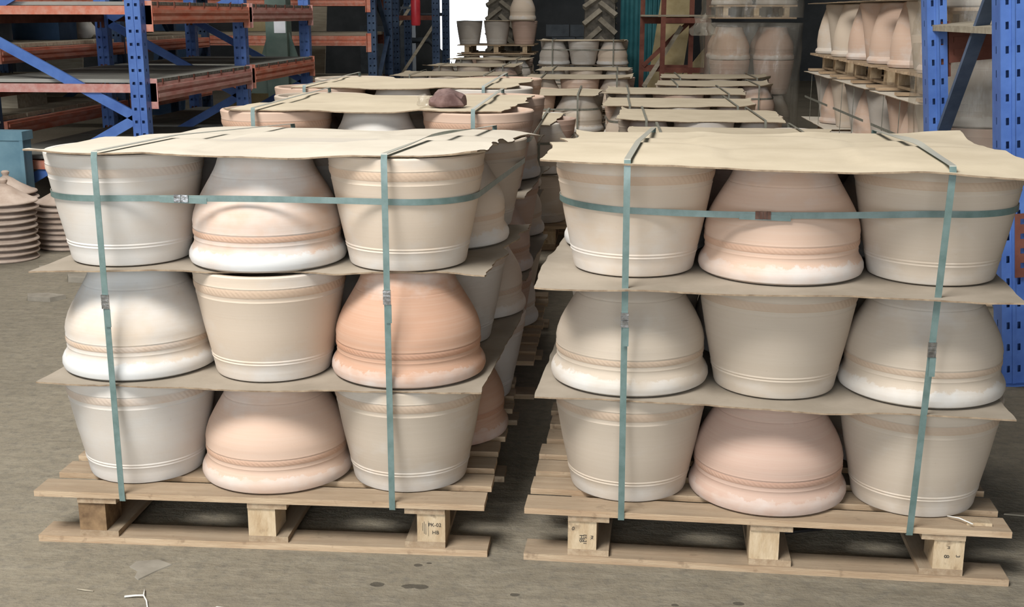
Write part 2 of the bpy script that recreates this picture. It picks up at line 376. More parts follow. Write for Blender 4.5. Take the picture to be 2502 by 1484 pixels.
# ------------------------------------------------------------------ sheets and straps
def idw(cols):
    """height of a sheet resting on round tops (x, y, z, radius); returns (z, freedom) where freedom is 0 over a top"""
    def z(x, y, full=False):
        a = b = 0; dm = 9
        for cx, cy, cz, cr in cols:
            d = max(0, math.hypot(x - cx, y - cy) - cr); dm = min(dm, d)
            wgt = 1 / (d * d + 2e-5) ** 1.3; a += wgt * cz; b += wgt
        return (a / b, min(1, dm / .06)) if full else a / b
    return z
def sheet(name, label, corners, zf, seed, mat='cardboard', nu=56, nv=26, jag=(.006, .006, .006, .006), wave=.006, th=.004, group=None, cornerdz=(0, 0, 0, 0)):
    """corners: front-left, front-right, back-right, back-left"""
    FL, FR, BR, BL = [Vector((*c, 0)) for c in corners]
    cen = (FL + FR + BR + BL) / 4
    def pos(u, v):
        p = FL * (1-u)*(1-v) + FR * u*(1-v) + BR * u*v + BL * (1-u)*v
        f = [(1 - v) ** 8, u ** 14, v ** 8, (1 - u) ** 14]
        s1 = nz(u * 9 + seed, v * 5) + .6 * nz(u * 31, seed + v * 17) + .35 * nz(u * 83, v * 50 + seed)
        s2 = nz(v * 5, seed * 3.1 + u) + .45 * nz(v * 13 + 5, seed) + .16 * nz(v * 37, seed + 2)
        p = p + Vector((0, -1, 0)) * f[0] * jag[0] * s1 + Vector((1, 0, 0)) * f[1] * jag[1] * s2 + Vector((0, 1, 0)) * f[2] * jag[2] * s1 + Vector((-1, 0, 0)) * f[3] * jag[3] * s2
        z, fr = zf(p.x, p.y, True) if zf.__code__.co_argcount > 2 else (zf(p.x, p.y), 1)
        z += wave * nz(p.x * 4.5 + seed, p.y * 4.5, seed) * .9 * fr
        z += fr * (cornerdz[0] * ((1-u) * (1-v)) ** 4 + cornerdz[1] * (u * (1-v)) ** 4 + cornerdz[2] * (u * v) ** 4 + cornerdz[3] * ((1-u) * v) ** 4)
        return Vector((p.x, p.y, z))
    b = MB(); n = (nu + 1) * (nv + 1)
    us = [.5 - .5 * math.cos(PI * i / nu) * (.6) - .2 * (1 - 2 * i / nu) for i in range(nu + 1)]
    vs = [.5 - .5 * math.cos(PI * j / nv) * (.6) - .2 * (1 - 2 * j / nv) for j in range(nv + 1)]
    P = [pos(u, v) for v in vs for u in us]
    base = Vector((cen.x, cen.y, min(p.z for p in P)))
    b.v = [tuple(p - base + Vector((0, 0, th))) for p in P] + [tuple(p - base) for p in P]
    W = nu + 1
    for j in range(nv):
        for i in range(nu):
            a = j * W + i; b.f.append((a, a + 1, a + W + 1, a + W)); b.mi.append(0)
            a += n; b.f.append((a, a + W, a + W + 1, a + 1)); b.mi.append(0)
    loop = list(range(nu)) + [j * W + nu for j in range(nv)] + [nv * W + i for i in range(nu, 0, -1)] + [j * W for j in range(nv, 0, -1)]
    for a, c in zip(loop, loop[1:] + loop[:1]): b.f.append((a, a + n, c + n, c)); b.mi.append(1)
    o = link(name, b.mesh(name, [mat, 'cardboard_edge'], True, fix=False), None, base)
    tag(o, label, 'cardboard sheet', group)
    return o
def hull(pts):
    pts = sorted(set((round(x, 5), round(y, 5)) for x, y in pts))
    def half(ps):
        h = []
        for p in ps:
            while len(h) > 1 and (h[-1][0]-h[-2][0])*(p[1]-h[-2][1]) - (h[-1][1]-h[-2][1])*(p[0]-h[-2][0]) <= 0: h.pop()
            h.append(p)
        return h
    a, b = half(pts), half(pts[::-1]); return a[:-1] + b[:-1]
def hstrap(label, circles, zf, wid=.0155, seal=None, seal_mat='seal_metal', mat='strap'):
    """loop strap round the circles (x, y, r); seal = x position on the front"""
    P = hull([(x + (r + .0022) * math.cos(a * PI / 32), y + (r + .0022) * math.sin(a * PI / 32)) for x, y, r in circles for a in range(64)])
    cx = sum(p[0] for p in P) / len(P); cy = sum(p[1] for p in P) / len(P)
    Q = []
    for p, q in zip(P, P[1:] + P[:1]):
        d = math.dist(p, q); m = max(1, int(d / .05))
        Q += [(p[0] + (q[0]-p[0]) * k / m, p[1] + (q[1]-p[1]) * k / m) for k in range(m)]
    base = Vector((cx, cy, zf(cx, cy) - wid / 2))
    pts, wv, tv = [], [], []
    for i, p in enumerate(Q):
        a, b = Q[i-1], Q[(i+1) % len(Q)]; tx, ty = b[0]-a[0], b[1]-a[1]; l = math.hypot(tx, ty)
        pts.append(Vector((p[0], p[1], zf(*p))) - base); wv.append((0, 0, wid / 2)); tv.append((ty / l * .0012, -tx / l * .0012, 0))
    o = link('packing_strap', MB().ribbon(pts, wv, tv, True).mesh('packing_strap', mat, True), None, base)
    tag(o, label, 'strap', 'green packing straps')
    if seal is not None:
        f = min((p for p in Q if p[1] < cy), key=lambda p: abs(p[0] - seal)); i = Q.index(f)
        a, b = Q[i-1], Q[(i+1) % len(Q)]; an = math.atan2(b[1]-a[1], b[0]-a[0])
        sb = MB()
        for k in range(4): sb.box((-.018 + k * .0092, -.0045 - .0012 * (k % 2), -wid/2 - .0015), (-.018 + k * .0092 + .0085, .0005, wid/2 + .0015))
        s = link('seal', sb.mesh('seal', seal_mat), o, Vector((f[0], f[1], zf(*f))) - base, (0, 0, an))
        tl = link('strap_tail', MB().box((-.055, -.0030, -wid/2 - .004), (.065, -.0014, wid/2 - .005)).mesh('strap_tail', 'strap'), o, Vector((f[0], f[1], zf(*f))) - base, (0, .02, an))
    return o
def vstrap(label, x0, x1, y0, ytop, yback, ztop, zback_deck, zf, deck=.128, wid=.0155, seal_z=None, seal_mat='seal_metal', twist=0, ydeck_back=None, fine=True, x2=None, mat='strap'):
    """loop strap under the deck, up the front, over the top sheet, down the back; x0 at deck, x1 at top/front, then x stays"""
    pts, wv, tv = [], [], []
    W = Vector((wid / 2, 0, 0))
    def put(p, t_, w_=W): pts.append(Vector(p)); wv.append(w_); tv.append(Vector(t_) * .0012)
    ydb = ydeck_back if ydeck_back is not None else yback
    put((x0, y0 + .5, deck - .005), (0, 0, -1)); put((x0, y0 + .01, deck - .005), (0, 0, -1)); put((x0, y0 - .003, deck - .003), (0, -.7, -.7))
    put((x0, y0 - .0045, deck + .014), (0, -1, 0))
    N = 12
    for k in range(1, N + 1):
        f = k / N; put((x0 + (x1 - x0) * f, y0 - .0045 + (ytop - y0) * f, deck + .014 + (ztop - .004 - deck - .014) * f), (0, -1, 0))
    M = 18 if fine else 10
    xe = x2 if x2 is not None else x1
    ss = [(k / M, zf(x1 + (xe - x1) * k / M, ytop + .001 + (yback - ytop) * k / M)) for k in range(M + 1)]
    hl = []
    for q_ in ss:
        while len(hl) > 1 and (hl[-1][1] - hl[-2][1]) * (q_[0] - hl[-2][0]) <= (q_[1] - hl[-2][1]) * (hl[-1][0] - hl[-2][0]): hl.pop()
        hl.append(q_)
    def taut(f):
        for (a0, z0_), (a1, z1_) in zip(hl, hl[1:]):
            if f <= a1 + 1e-9: return z0_ + (z1_ - z0_) * (f - a0) / (a1 - a0)
    for k in range(M + 1):
        f = k / M; y = ytop + .001 + (yback - ytop) * f
        lift = .002
        a = twist * math.exp(-((f - .45) / .22) ** 2)
        X = x1 + ((x2 if x2 is not None else x1) - x1) * f
        z = taut(f) + lift + abs(math.sin(a)) * wid / 2
        w_ = Vector((math.cos(a), 0, math.sin(a))) * wid / 2
        put((X, y, z), (-math.sin(a), 0, math.cos(a)), w_)
    zb = zf(x1, yback); x2 = x1 if x2 is None else x2
    put((x2, yback + .006, zb - .01), (0, 1, 0)); put((x0, ydb + .006, deck + .014), (0, 1, 0)); put((x0, ydb + .004, deck - .005), (0, .7, -.7)); put((x0, y0 + .51, deck - .005), (0, 0, -1))
    base = Vector((x0, y0, deck - .006)); pts = [p - base for p in pts]
    o = link('packing_strap', MB().ribbon(pts, wv, tv).mesh('packing_strap', mat, True), None, base)
    tag(o, label, 'strap', 'green packing straps')
    if seal_z is not None:
        f = (seal_z - deck) / (ztop - deck); p = Vector((x0 + (x1-x0) * f, y0 - .0055 + (ytop - y0) * f, seal_z)) - base
        sb = MB()
        for k in range(4): sb.box((-wid/2 - .0016, -.0045 - .001 * (k % 2), -.018 + k * .0092), (wid/2 + .0016, .0012, -.018 + k * .0092 + .0085))
        link('seal', sb.mesh('seal', seal_mat), o, p)
        link('strap_tail', MB().box((-wid/2 + .004, -.0030, -.065), (wid/2 + .003, -.0014, -.018)).mesh('strap_tail', 'strap'), o, p)
    return o

# ------------------------------------------------------------------ a stack of pots on a pallet
LAY = {0: 'bottom', 1: 'middle', 2: 'top'}
ROWN = ['front', 'second', 'back']; COLN = ['left', 'middle', 'right']
def stack(desc, cx, y0, rz, layers, pal_cx=None, sx=.3705, sy=.3705, first=.213, cs=.99, colours=None, keep=lambda l, r, c: True, phase=0, rowdx=(0, 0, 0),
          rowsz=(1, 1, 1), sheets=None, palette=(CREAM, BEIGE, PEACH, WHITE, BEIGE, PINK), seed=1, detail=True, old=False, z0=0, wh=None, zbase=0, pal=True, lastcol=()):
    """returns list of top functions. columns local: x along the front, y into depth; phase 0: corners are upright buckets in layer 0"""
    rr = random.Random(seed); ca, sa = math.cos(rz), math.sin(rz)
    def wp(lx, ly): return (cx + lx * ca - ly * sa, y0 + lx * sa + ly * ca)
    if pal: pallet(cx if pal_cx is None else pal_cx, y0, rz, f'wooden pallet carrying the {desc}', zbase, old=old)
    cols = {}
    for r in range(3):
        for c in range(3): cols[r, c] = zbase + .144
    zfs = []; info = {}
    for l in range(layers):
        for r in range(3):
            for c in range(3):
                k = 'U' if (l + r + c + phase) % 2 == 0 else 'B'
                if sheets is not None and lastcol and (l, r, c) in lastcol: k = lastcol[l, r, c]
                lx = (c - 1) * sx + rowdx[r] + rr.uniform(-.003, .003); ly = first + r * sy + rr.uniform(-.003, .003)
                x, y = wp(lx, ly); vs_ = rowsz[r] * (.986 if k == 'U' else 1.006); h = (H_U if k == 'U' else H_B) * vs_
                if keep(l, r, c):
                    if colours and (l, r, c) in colours: colr, wht = colours[l, r, c]
                    else: colr, wht = rr.choice(palette), rr.uniform(.42, .72)
                    lab = f"{CNAME[colr]} {'upright' if k == 'U' else 'upside-down'} pot, {'top' if l == layers-1 else LAY[l]} layer, {ROWN[r]} row {COLN[c]}, {desc}"
                    pot(k, (x, y, cols[r, c] + .0005), colr, wht, lab, 'terracotta pots stacked on pallets', cs, vs_, rr.randrange(4) * PI / 2, detail and (r == 0 or c == 2 or l == layers - 1))
                info[l, r, c] = (x, y, k, cols[r, c])
                cols[r, c] += h + .0098
        zfs.append(idw([(info[l, r, c][0], info[l, r, c][1], cols[r, c] - .0058, (.2085 if info[l, r, c][2] == 'U' else .158) * cs) for r in range(3) for c in range(3)]))
    return zfs, info, wp
def sheets_for(desc, zfs, corners_by_level, seed, fine=True, mats=None, wave=.006, jags=None, cdz=None):
    n = len(zfs)
    for l, cor in corners_by_level.items():
        top = l == n - 1
        nm = 'top' if top else ('lower' if l == 0 else 'upper')
        lab = f'torn cardboard sheet covering the top of the {desc}' if top else f'{nm} cardboard sheet between the pot layers of the {desc}'
        sheet('cardboard_sheet', lab, cor, zfs[l], seed + l * 7.3, (mats or {}).get(l, 'cardboard' if top else 'cardboard_mid_shaded'), *((72, 40) if fine else (40, 24)),
              jag=(jags or {}).get(l, (.006, .012, .006, .006)), wave=wave, group='cardboard sheets of the pot stacks', cornerdz=(cdz or {}).get(l, (0, 0, 0, 0)))

# nearest stack of the left row ------------------------------------------------
colA = {(2,0,0): (WHITE, .86), (2,0,1): (PEACH, .86), (2,0,2): (CREAM, .58), (1,0,0): (CREAM, .95), (1,0,1): (CREAM, .52), (1,0,2): (ORANGE, .22),
        (0,0,0): (WHITE, .80), (0,0,1): (PEACH, .32), (0,0,2): (BEIGE, .55), (2,1,2): (CREAM, .56), (2,2,2): (BEIGE, .55), (1,1,2): (GREY, .75), (1,2,2): (BEIGE, .40), (0,1,2): (ORANGE, .25), (2,1,1): (WHITE, .6)}
dA = 'nearest stack of left row'
zA, iA, wA = stack(dA, -.890, 2.861, 0, 3, colours=colA, seed=11, rowdx=(0, .03, .06), rowsz=(1, .985, .955), old=True)
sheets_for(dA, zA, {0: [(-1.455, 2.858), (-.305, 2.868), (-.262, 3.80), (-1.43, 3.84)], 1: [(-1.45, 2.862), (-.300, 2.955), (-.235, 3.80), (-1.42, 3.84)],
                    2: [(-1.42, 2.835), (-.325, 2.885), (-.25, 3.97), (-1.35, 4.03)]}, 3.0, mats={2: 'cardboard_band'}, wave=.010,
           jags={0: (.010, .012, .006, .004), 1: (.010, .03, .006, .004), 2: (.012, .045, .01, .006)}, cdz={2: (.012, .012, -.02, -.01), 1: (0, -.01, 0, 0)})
vstrap(f'left upright green strap round the {dA}', -1.250, -1.246, 2.861, 2.845, 4.05, zA[2](-1.246, 2.85), 0, lambda x, y: zA[2](x, y) + .009, seal_z=.665, x2=-1.07)
vstrap(f'right upright green strap round the {dA}', -.535, -.533, 2.861, 2.850, 4.05, zA[2](-.533, 2.9) , 0, lambda x, y: zA[2](x, y) + .009, seal_z=.69, twist=.7, x2=-.38)
def circles_at(info, l, z_abs, cs=.99):
    out = []
    for (ll, r, c), (x, y, k, zb) in info.items():
        if ll == l: out.append((x, y, max(rad_at(R_U if k == 'U' else R_B, min(max(z_abs - zb + e, .02), .27)) for e in (-.010, .010)) * cs))
    return out
hstrap(f'green strap running round the top layer of the {dA}', circles_at(iA, 2, .918), lambda x, y: .918 + .006 * math.sin((x + 1.4) * 3), seal=-1.03)

# nearest stack of the right row ------------------------------------------------
colB = {(2,0,0): (CREAM, .62), (2,0,1): (PEACH, .36), (2,0,2): (BEIGE, .42), (1,0,0): (BEIGE, .46), (1,0,1): (BEIGE, .36), (1,0,2): (BEIGE, .48),
        (0,0,0): (BEIGE, .40), (0,0,1): (PINK, .10), (0,0,2): (BEIGE, .46)}
dB = 'nearest stack of right row'; RB = -.0444
zB, iB, wB = stack(dB, .404, 2.828, RB, 3, colours=colB, seed=23, rowsz=(1, .985, .955), rowdx=(.026, .026, .026))
sheets_for(dB, zB, {0: [(-.170, 2.862), (.968, 2.765), (1.03, 3.70), (-.12, 3.78)], 1: [(-.175, 2.808), (.945, 2.715), (1.05, 3.70), (-.11, 3.76)],
                    2: [(-.160, 2.800), (.945, 2.700), (1.12, 3.97), (-.10, 3.93)]}, 9.0, wave=.009,
           jags={0: (.005, .006, .006, .006), 1: (.005, .008, .006, .012), 2: (.010, .01, .008, .03)}, cdz={2: (.004, -.02, .01, .012)})
vstrap(f'left upright green strap round the {dB}', .052, .046, 2.845, 2.793, 4.02, zB[2](.046, 2.8), 0, lambda x, y: zB[2](x, y) + .009, seal_z=.655, x2=.15)
vstrap(f'right upright green strap round the {dB}', .757, .764, 2.812, 2.735, 4.0, zB[2](.764, 2.75), 0, lambda x, y: zB[2](x, y) + .009, seal_z=.61, twist=.6, x2=.86)
hstrap(f'green strap running round the top layer of the {dB}', circles_at(iB, 2, .915), lambda x, y: .918 - .012 * math.sin(max(0, min(1, (x + .14) / .9)) * PI), seal=.35, seal_mat='seal_rust')

# further stacks ------------------------------------------------------------------
def far_stack(desc, x0, x1, yf, layers, seed, rz=0, keep=None, scale=None, phase=0, sheet_over=(.0, .0), strapped=True, zbase=0, depth=.92, detail=False, sheetx=None, jagr=.02, cdz=None, palette=None, inner=True, colours=None, wave=.010):
    scale = (x1 - x0) / 1.165; cx = (x0 + x1) / 2; s = (x1 - x0 - .41 * scale) / 2
    kp = keep or (lambda l, r, c: r == 0 or c == 2 or l == layers - 1)
    zf, inf, wp_ = stack(desc, cx, yf - .02, rz, layers, sx=s, sy=s, first=.025 + .207 * scale, cs=scale, keep=kp, phase=phase, seed=seed, detail=detail, zbase=zbase, colours=colours, palette=palette or (CREAM, BEIGE, PEACH, WHITE, BEIGE, PINK))
    a, b = sheetx or (x0 - .02, x1 + .0)
    cor = [(a + sheet_over[0], yf - .01 + sheet_over[1]), (b - .06, yf + .02 + sheet_over[1]), (b + .0, yf + depth), (a + .05, yf + depth + .05)]
    lev = {layers - 1: cor}
    if inner:
        for l in range(layers - 1): lev[l] = [(x0 - .01, yf - .0), (x1 - .02, yf), (x1 + .02, yf + depth), (x0, yf + depth)]
    sheets_for(desc, zf, lev, seed * 3.7, fine=False, wave=wave, jags={layers - 1: (.012, jagr, .01, .02)}, cdz={layers - 1: cdz or (rng.uniform(-.01, .03), rng.uniform(-.01, .03), rng.uniform(-.01, .03), rng.uniform(-.01, .03))})
    if strapped:
        for nm, fx in (('left', .16), ('right', .83)):
            x = x0 + (x1 - x0) * fx
            vstrap(f'{nm} upright green strap round the {desc}', x, x, yf - .02, yf - .018, yf + 1.17 * scale + .0, zf[-1](x, yf), 0, lambda X, Y: zf[-1](X, Y) + .013, deck=zbase + .128, fine=False, mat='strap' if layers == 3 and yf < 7 else 'strap_dusty', wid=.0145)
        zt = zbase + .144 + layers * .3 - .12
        hstrap(f'green strap running round the top layer of the {desc}', circles_at(inf, layers - 1, zt, scale), lambda X, Y: zt, wid=.0145, mat='strap' if layers == 3 and yf < 7 else 'strap_dusty')
    return zf, inf
keep2 = lambda l, r, c: r == 0 or c == 2 or l == 2
zA2, _ = far_stack('second stack of left row', -1.43, -.27, 4.20, 3, 31, keep=keep2, detail=True, sheetx=(-1.36, -.31), jagr=.05, wave=.006, sheet_over=(0, .03), colours={(2,0,0): (PEACH, .38), (2,0,1): (WHITE, .75), (2,0,2): (PEACH, .52), (2,1,2): (CREAM, .5), (2,2,2): (PEACH, .45), (2,1,1): (CREAM, .5)})
zA3, _ = far_stack('third stack of left row', -1.60, -.36, 5.56, 3, 37, keep=keep2, detail=True, sheetx=(-1.47, -.40), jagr=.04, wave=.006, sheet_over=(0, .03), colours={(2,0,0): (PEACH, .45), (2,0,1): (WHITE, .75), (2,0,2): (WHITE, .62), (2,2,2): (PEACH, .4)})
kt = lambda l, r, c: (r == 0 and l == 1) or (c == 2) or (l == 1)
far_stack('fourth stack of left row', -1.38, -.20, 7.05, 2, 41, keep=kt, sheetx=(-1.34, -.28))
far_stack('fifth stack of left row', -1.24, -.04, 9.66, 2, 43, keep=kt)
far_stack('sixth stack of left row', -.86, .27, 12.15, 2, 47, keep=lambda l, r, c: l == 1 and (r == 0 or c == 2))
far_stack('seventh stack of left row', -.82, .28, 14.0, 2, 53, keep=lambda l, r, c: l == 1 and (r == 0 or c == 2))
far_stack('three-layer stack ending left row', -.90, .24, 15.45, 3, 59, phase=1, keep=lambda l, r, c: l == 2 or (l == 1 and r == 0), palette=(BEIGE, CREAM, GREY))
kb = lambda l, r, c: (l == 1 and (r == 0 or c != 1)) or (c == 0 and r < 2)
far_stack('second stack of right row', .10, 1.25, 6.05, 2, 61, keep=kb)
for i, (x0, x1, yf, sd) in enumerate(((.06, 1.12, 7.38, 67), (-.03, 1.08, 8.52, 71), (-.03, 1.16, 9.86, 73), (.44, 1.52, 11.04, 79), (.53, 1.66, 12.33, 83))):
    far_stack(f"{['third', 'fourth', 'fifth', 'sixth', 'seventh'][i]} stack of right row", x0, x1, yf, 2, sd, keep=kb if i < 3 else (lambda l, r, c: l == 1 and (r == 0 or c != 1)))
for i, (yf, sd) in enumerate(((12.7, 89), (14.95, 97), (17.15, 101))):
    far_stack(f"{['first', 'second', 'third'][i]} stack of far left row", -2.27, -1.10, yf, 2, sd, keep=lambda l, r, c: l == 1 and (r == 0 or c == 2))

# ------------------------------------------------------------------ rack parts
def strip(b, o, du, dv, us, vs, holes, mi=0):
    """panel o + u*du + v*dv with the cells listed in holes (iu, iv) left open"""
    o, du, dv = Vector(o), Vector(du), Vector(dv); nu = len(us); base = len(b.v)
    for v in vs:
        for u in us: b.v.append(tuple(o + du * u + dv * v))
    for j in range(len(vs) - 1):
        for i in range(nu - 1):
            if (i, j) in holes: continue
            a = base + j * nu + i; b.f.append((a, a + 1, a + nu + 1, a + nu)); b.mi.append(mi)
def post_mesh(h, wd, dp, hw=.009, hh=.009, pitch=.08, mat='rack_blue', side=True):
    """hollow perforated upright, front face towards -y and +y, slotted sides; origin at base centre"""
    b = MB(); vs = [0]; holes_j = []
    z = .05
    while z + hh * 2 < h - .02:
        vs += [z, z + 2 * hh]; holes_j.append(len(vs) - 2); z += pitch
    vs.append(h)
    c1, c2 = wd * .27, wd * .73
    us = [0, c1 - hw, c1 + hw, c2 - hw, c2 + hw, wd]
    H = {(1, j) for j in holes_j} | {(3, j) for j in holes_j}
    for y, s_ in ((-dp / 2, 1), (dp / 2, -1)): strip(b, (-wd / 2 * s_, y, 0), (s_, 0, 0), (0, 0, 1), us, vs, H)
    us2 = [0, dp / 2 - hw * .6, dp / 2 + hw * .6, dp]; H2 = {(1, j) for j in holes_j} if side else set()
    for x, s_ in ((wd / 2, 1), (-wd / 2, -1)): strip(b, (x, -dp / 2 * s_, 0), (0, s_, 0), (0, 0, 1), us2, vs, H2)
    b.add([(-wd/2, -dp/2, h), (wd/2, -dp/2, h), (wd/2, dp/2, h), (-wd/2, dp/2, h)], [(0, 1, 2, 3)])
    # stiffening rib down the middle of the front
    b.box((-.006, -dp / 2 - .006, 0), (.006, -dp / 2 + .001, h))
    # inner web so that holes show dark steel, and the base plate
    b.box((-wd / 2 + .004, -.003, 0), (wd / 2 - .004, .003, h))
    b.box((-wd / 2 - .025, -dp / 2 - .03, 0), (wd / 2 + .025, dp / 2 + .03, .006))
    return b.mesh('upright_post', mat)
def step_beam(L, hgt=.115, dep=.05, axis='y', mat='rack_orange'):
    """beam from origin along +axis, hgt high below z=0, with two pressed ribs on its outer face (+x / -y)"""
    b = MB()
    def bx(a0, a1, d0, d1, z0, z1):
        if axis == 'y': b.box((d0, a0, z0), (d1, a1, z1))
        else: b.box((a0, -d1, z0), (a1, -d0, z1))
    bx(0, L, -dep / 2, dep / 2, -hgt, 0)
    for zc in (-.30, -.68): bx(.02, L - .02, dep / 2, dep / 2 + .008, hgt * zc - .012, hgt * zc + .012)
    return b.mesh('beam', mat)
def plate(axis, mat, h=.19):
    b = MB(); z0 = -h + .03
    if axis == 'y': b.box((.0, 0, z0), (.055, .006, .03)).box((.0, 0, z0), (.006, .05, .03))
    else: b.box((0, -.055, z0), (.006, 0, .03)).box((0, -.006, z0), (.05, 0, .03))
    return b.mesh('beam_connector', mat)
POST = post_mesh(3.2, .098, .085)
# blue and orange rack on the left
rk = thing('pallet_rack', 'blue pallet rack with dusty red beams and grey empty shelves at left', 'rack', (-2.95, 7.5, 0))
ys = [0, 2.18, 4.28]; DXR = -1.13
for y in ys:
    link('upright_post', POST, rk, (0, y, 0)); link('upright_post', POST, rk, (DXR, y, 0))
    for (za, zb) in ((.72, 1.30), (1.30 + .0, 1.88), (.72, .14)):
        fl_ = (za == 1.30)
        p, q = ((DXR + .03, y - .0, za), (-.03, y, zb)) if fl_ else ((-.03, y, za), (DXR + .03, y, zb))
        link('brace', MB().bar(p, q, .062, .022, (0, 1, 0)).mesh('brace', 'rack_blue'), rk)
for lev, z in enumerate((.445, .935, 1.415)):
    for bi in range(2):
        L = ys[bi + 1] - ys[bi] - .085
        for xx, mt in ((.065, 'rack_pink' if (lev + bi) % 2 else 'rack_orange'), (DXR, 'rack_redbrown')):
            be = link('beam', step_beam(L, .115, .045, 'y', mt), rk, (xx, ys[bi] + .043, z))
            for (cy, ) in ((0,), (L - .006,)):
                link('beam_connector', plate('y', mt), be, (-.026, cy, 0))
        # loose shelf panels with open joints
        yy = ys[bi] + .05
        for k in range(3):
            pw = (L - .02) / 3
            pb = MB().box((DXR + .03, yy + .004, z + .002), (.075, yy + pw - .004, z + .024), 0)
            pb.box((.0755, yy + .006, z + .004), (.079, yy + pw - .006, z + .022), 1)
            link('shelf_panel', pb.mesh('shelf_panel', ['shelf_dust', 'shelf_edge']), rk); yy += pw
        for k in range(7): link('shelf_clip', MB().box((.086, ys[bi] + .15 + k * .3, z - .012), (.094, ys[bi] + .165 + k * .3, z + .026)).mesh('shelf_clip', 'rack_redbrown'), rk)
    mt = ('rack_orange', 'rack_pink', 'rack_orange')[lev]
    link('end_beam', MB().box((DXR + .05, -.03, z - .055), (-.05, .01, z - .002)).mesh('end_beam', mt), rk)
# second rack behind it, further left
rk2 = thing('pallet_rack', 'dusty pallet rack with dark posts standing behind the blue rack at far left', 'rack', (-5.35, 8.2, 0))
PD = post_mesh(3.2, .095, .08, mat='rack_blue_dark')
for y in (0, 2.3, 4.6):
    for x in (0, 1.05): link('upright_post', PD, rk2, (x, y, 0))
    link('brace', MB().bar((.03, y, .3), (1.02, y, .95), .05, .016, (0, 1, 0)).mesh('brace', 'rack_blue_dark'), rk2)
for z in (.62, 1.12, 1.62):
    for bi in range(2):
        for x in (0, 1.05): link('beam', step_beam(2.2, .10, .045, 'y', 'rack_redbrown' if x == 0 else 'rack_orange'), rk2, (x + .05, bi * 2.3 + .05, z))
        for k in range(5): link('shelf_board', MB().box((.03, bi * 2.3 + .06 + k * .43, z + .002), (1.06, bi * 2.3 + .46 + k * .43, z + .03)).mesh('shelf_board', 'dusty_wood'), rk2)
# cross rack in the background (beams face the camera)
rk3 = thing('pallet_rack', 'blue pallet rack with long orange beams facing forward in the background', 'rack', (-2.72, 14.0, 0))
PB = post_mesh(3.4, .10, .09, mat='rack_blue_dark')
for x in (0, -2.75, -5.5):
    for y in (0, 1.05): link('upright_post', PB, rk3, (x, y, 0))
    link('brace', MB().bar((x, .03, .4), (x, 1.0, 1.1), .016, .05, (1, 0, 0)).mesh('brace', 'rack_blue_dark'), rk3)
    link('brace', MB().bar((x, 1.0, 1.1), (x, .03, 1.8), .016, .05, (1, 0, 0)).mesh('brace', 'rack_blue_dark'), rk3)
for z in (.60, 1.115, 1.56):
    for x in (-2.75, -5.5):
        for y, mt in ((-.03, 'rack_orange'), (1.05, 'rack_redbrown')):
            be = link('beam', step_beam(2.65, .11, .045, 'x', mt), rk3, (x + .05, y, z))
            for cx_ in (0, 2.644): link('beam_connector', plate('x', mt, .21), be, (cx_, -.02, 0))
        for k in range(4): link('shelf_board', MB().box((x + .06, .0 + k * .265, z + .002), (x + 2.68, .25 + k * .265, z + .028 + .008 * (k % 2))).mesh('shelf_board', 'dusty_wood'), rk3)
rk4 = thing('pallet_rack', 'slim blue pallet rack with pale braces beside the bright doorway', 'rack', (-2.75, 16.6, 0))
for x, y in ((0, 0), (.55, .0), (0, 1.0), (.55, 1.0)): link('upright_post', PB, rk4, (x - .15, y, 0))
for zz in (.5, 1.2): link('brace', MB().bar((-.12, .0, zz), (.36, .0, zz + .7), .04, .014, (0, 1, 0)).mesh('brace', 'dusty_wood'), rk4)
link('cross_beam', MB().box((-.15, -.03, 1.28), (.4, .03, 1.34)).mesh('cross_beam', 'rack_redbrown'), rk4)
# right hand rack, leaning a little
rr_ = thing('pallet_rack', 'blue perforated rack upright frame with red beam connector at right edge', 'rack', (1.555, 4.56, 0))
rr_.rotation_euler = (0, -.098, 0)
PR = post_mesh(3.2, .085, .10, hw=.0055, hh=.013, pitch=.085)
link('upright_post', PR, rr_, (0, 0, 0)); link('upright_post', PR, rr_, (.0, 1.02, 0))
for a, b_ in (((0, .03, 1.62), (0, .98, .86)), ((0, .98, .86), (0, .03, .15))):
    link('brace', MB().bar((.02, *a[1:]), (.02, *b_[1:]), .02, .055, (1, 0, 0)).mesh('brace', 'rack_blue_dull'), rr_)
for y, mt in ((-.055, 'rack_redbrown'), (1.0, 'rack_redbrown')):
    for z in (.62, 1.30):
        if y < 0 and z > 1: continue
        be = link('beam', step_beam(2.4, .14, .05, 'x', mt), rr_, (.05, y, z))
        pl = MB(); us = [0, .02, .036, .06]; vs = [-.2, -.165, -.145, -.11, -.09, -.055, -.035, 0, .02, .04]
        strip(pl, (-.05, -.012, 0), (1, 0, 0), (0, 0, 1), us, vs, {(1, 1), (1, 3), (1, 5), (1, 7)})
        link('beam_connector', pl.mesh('beam_connector', 'rack_redbrown'), be)
link('shelf_board', MB().box((-.02, .02, 1.305), (2.3, 1.0, 1.33)).mesh('shelf_board', 'dusty_wood'), rr_)

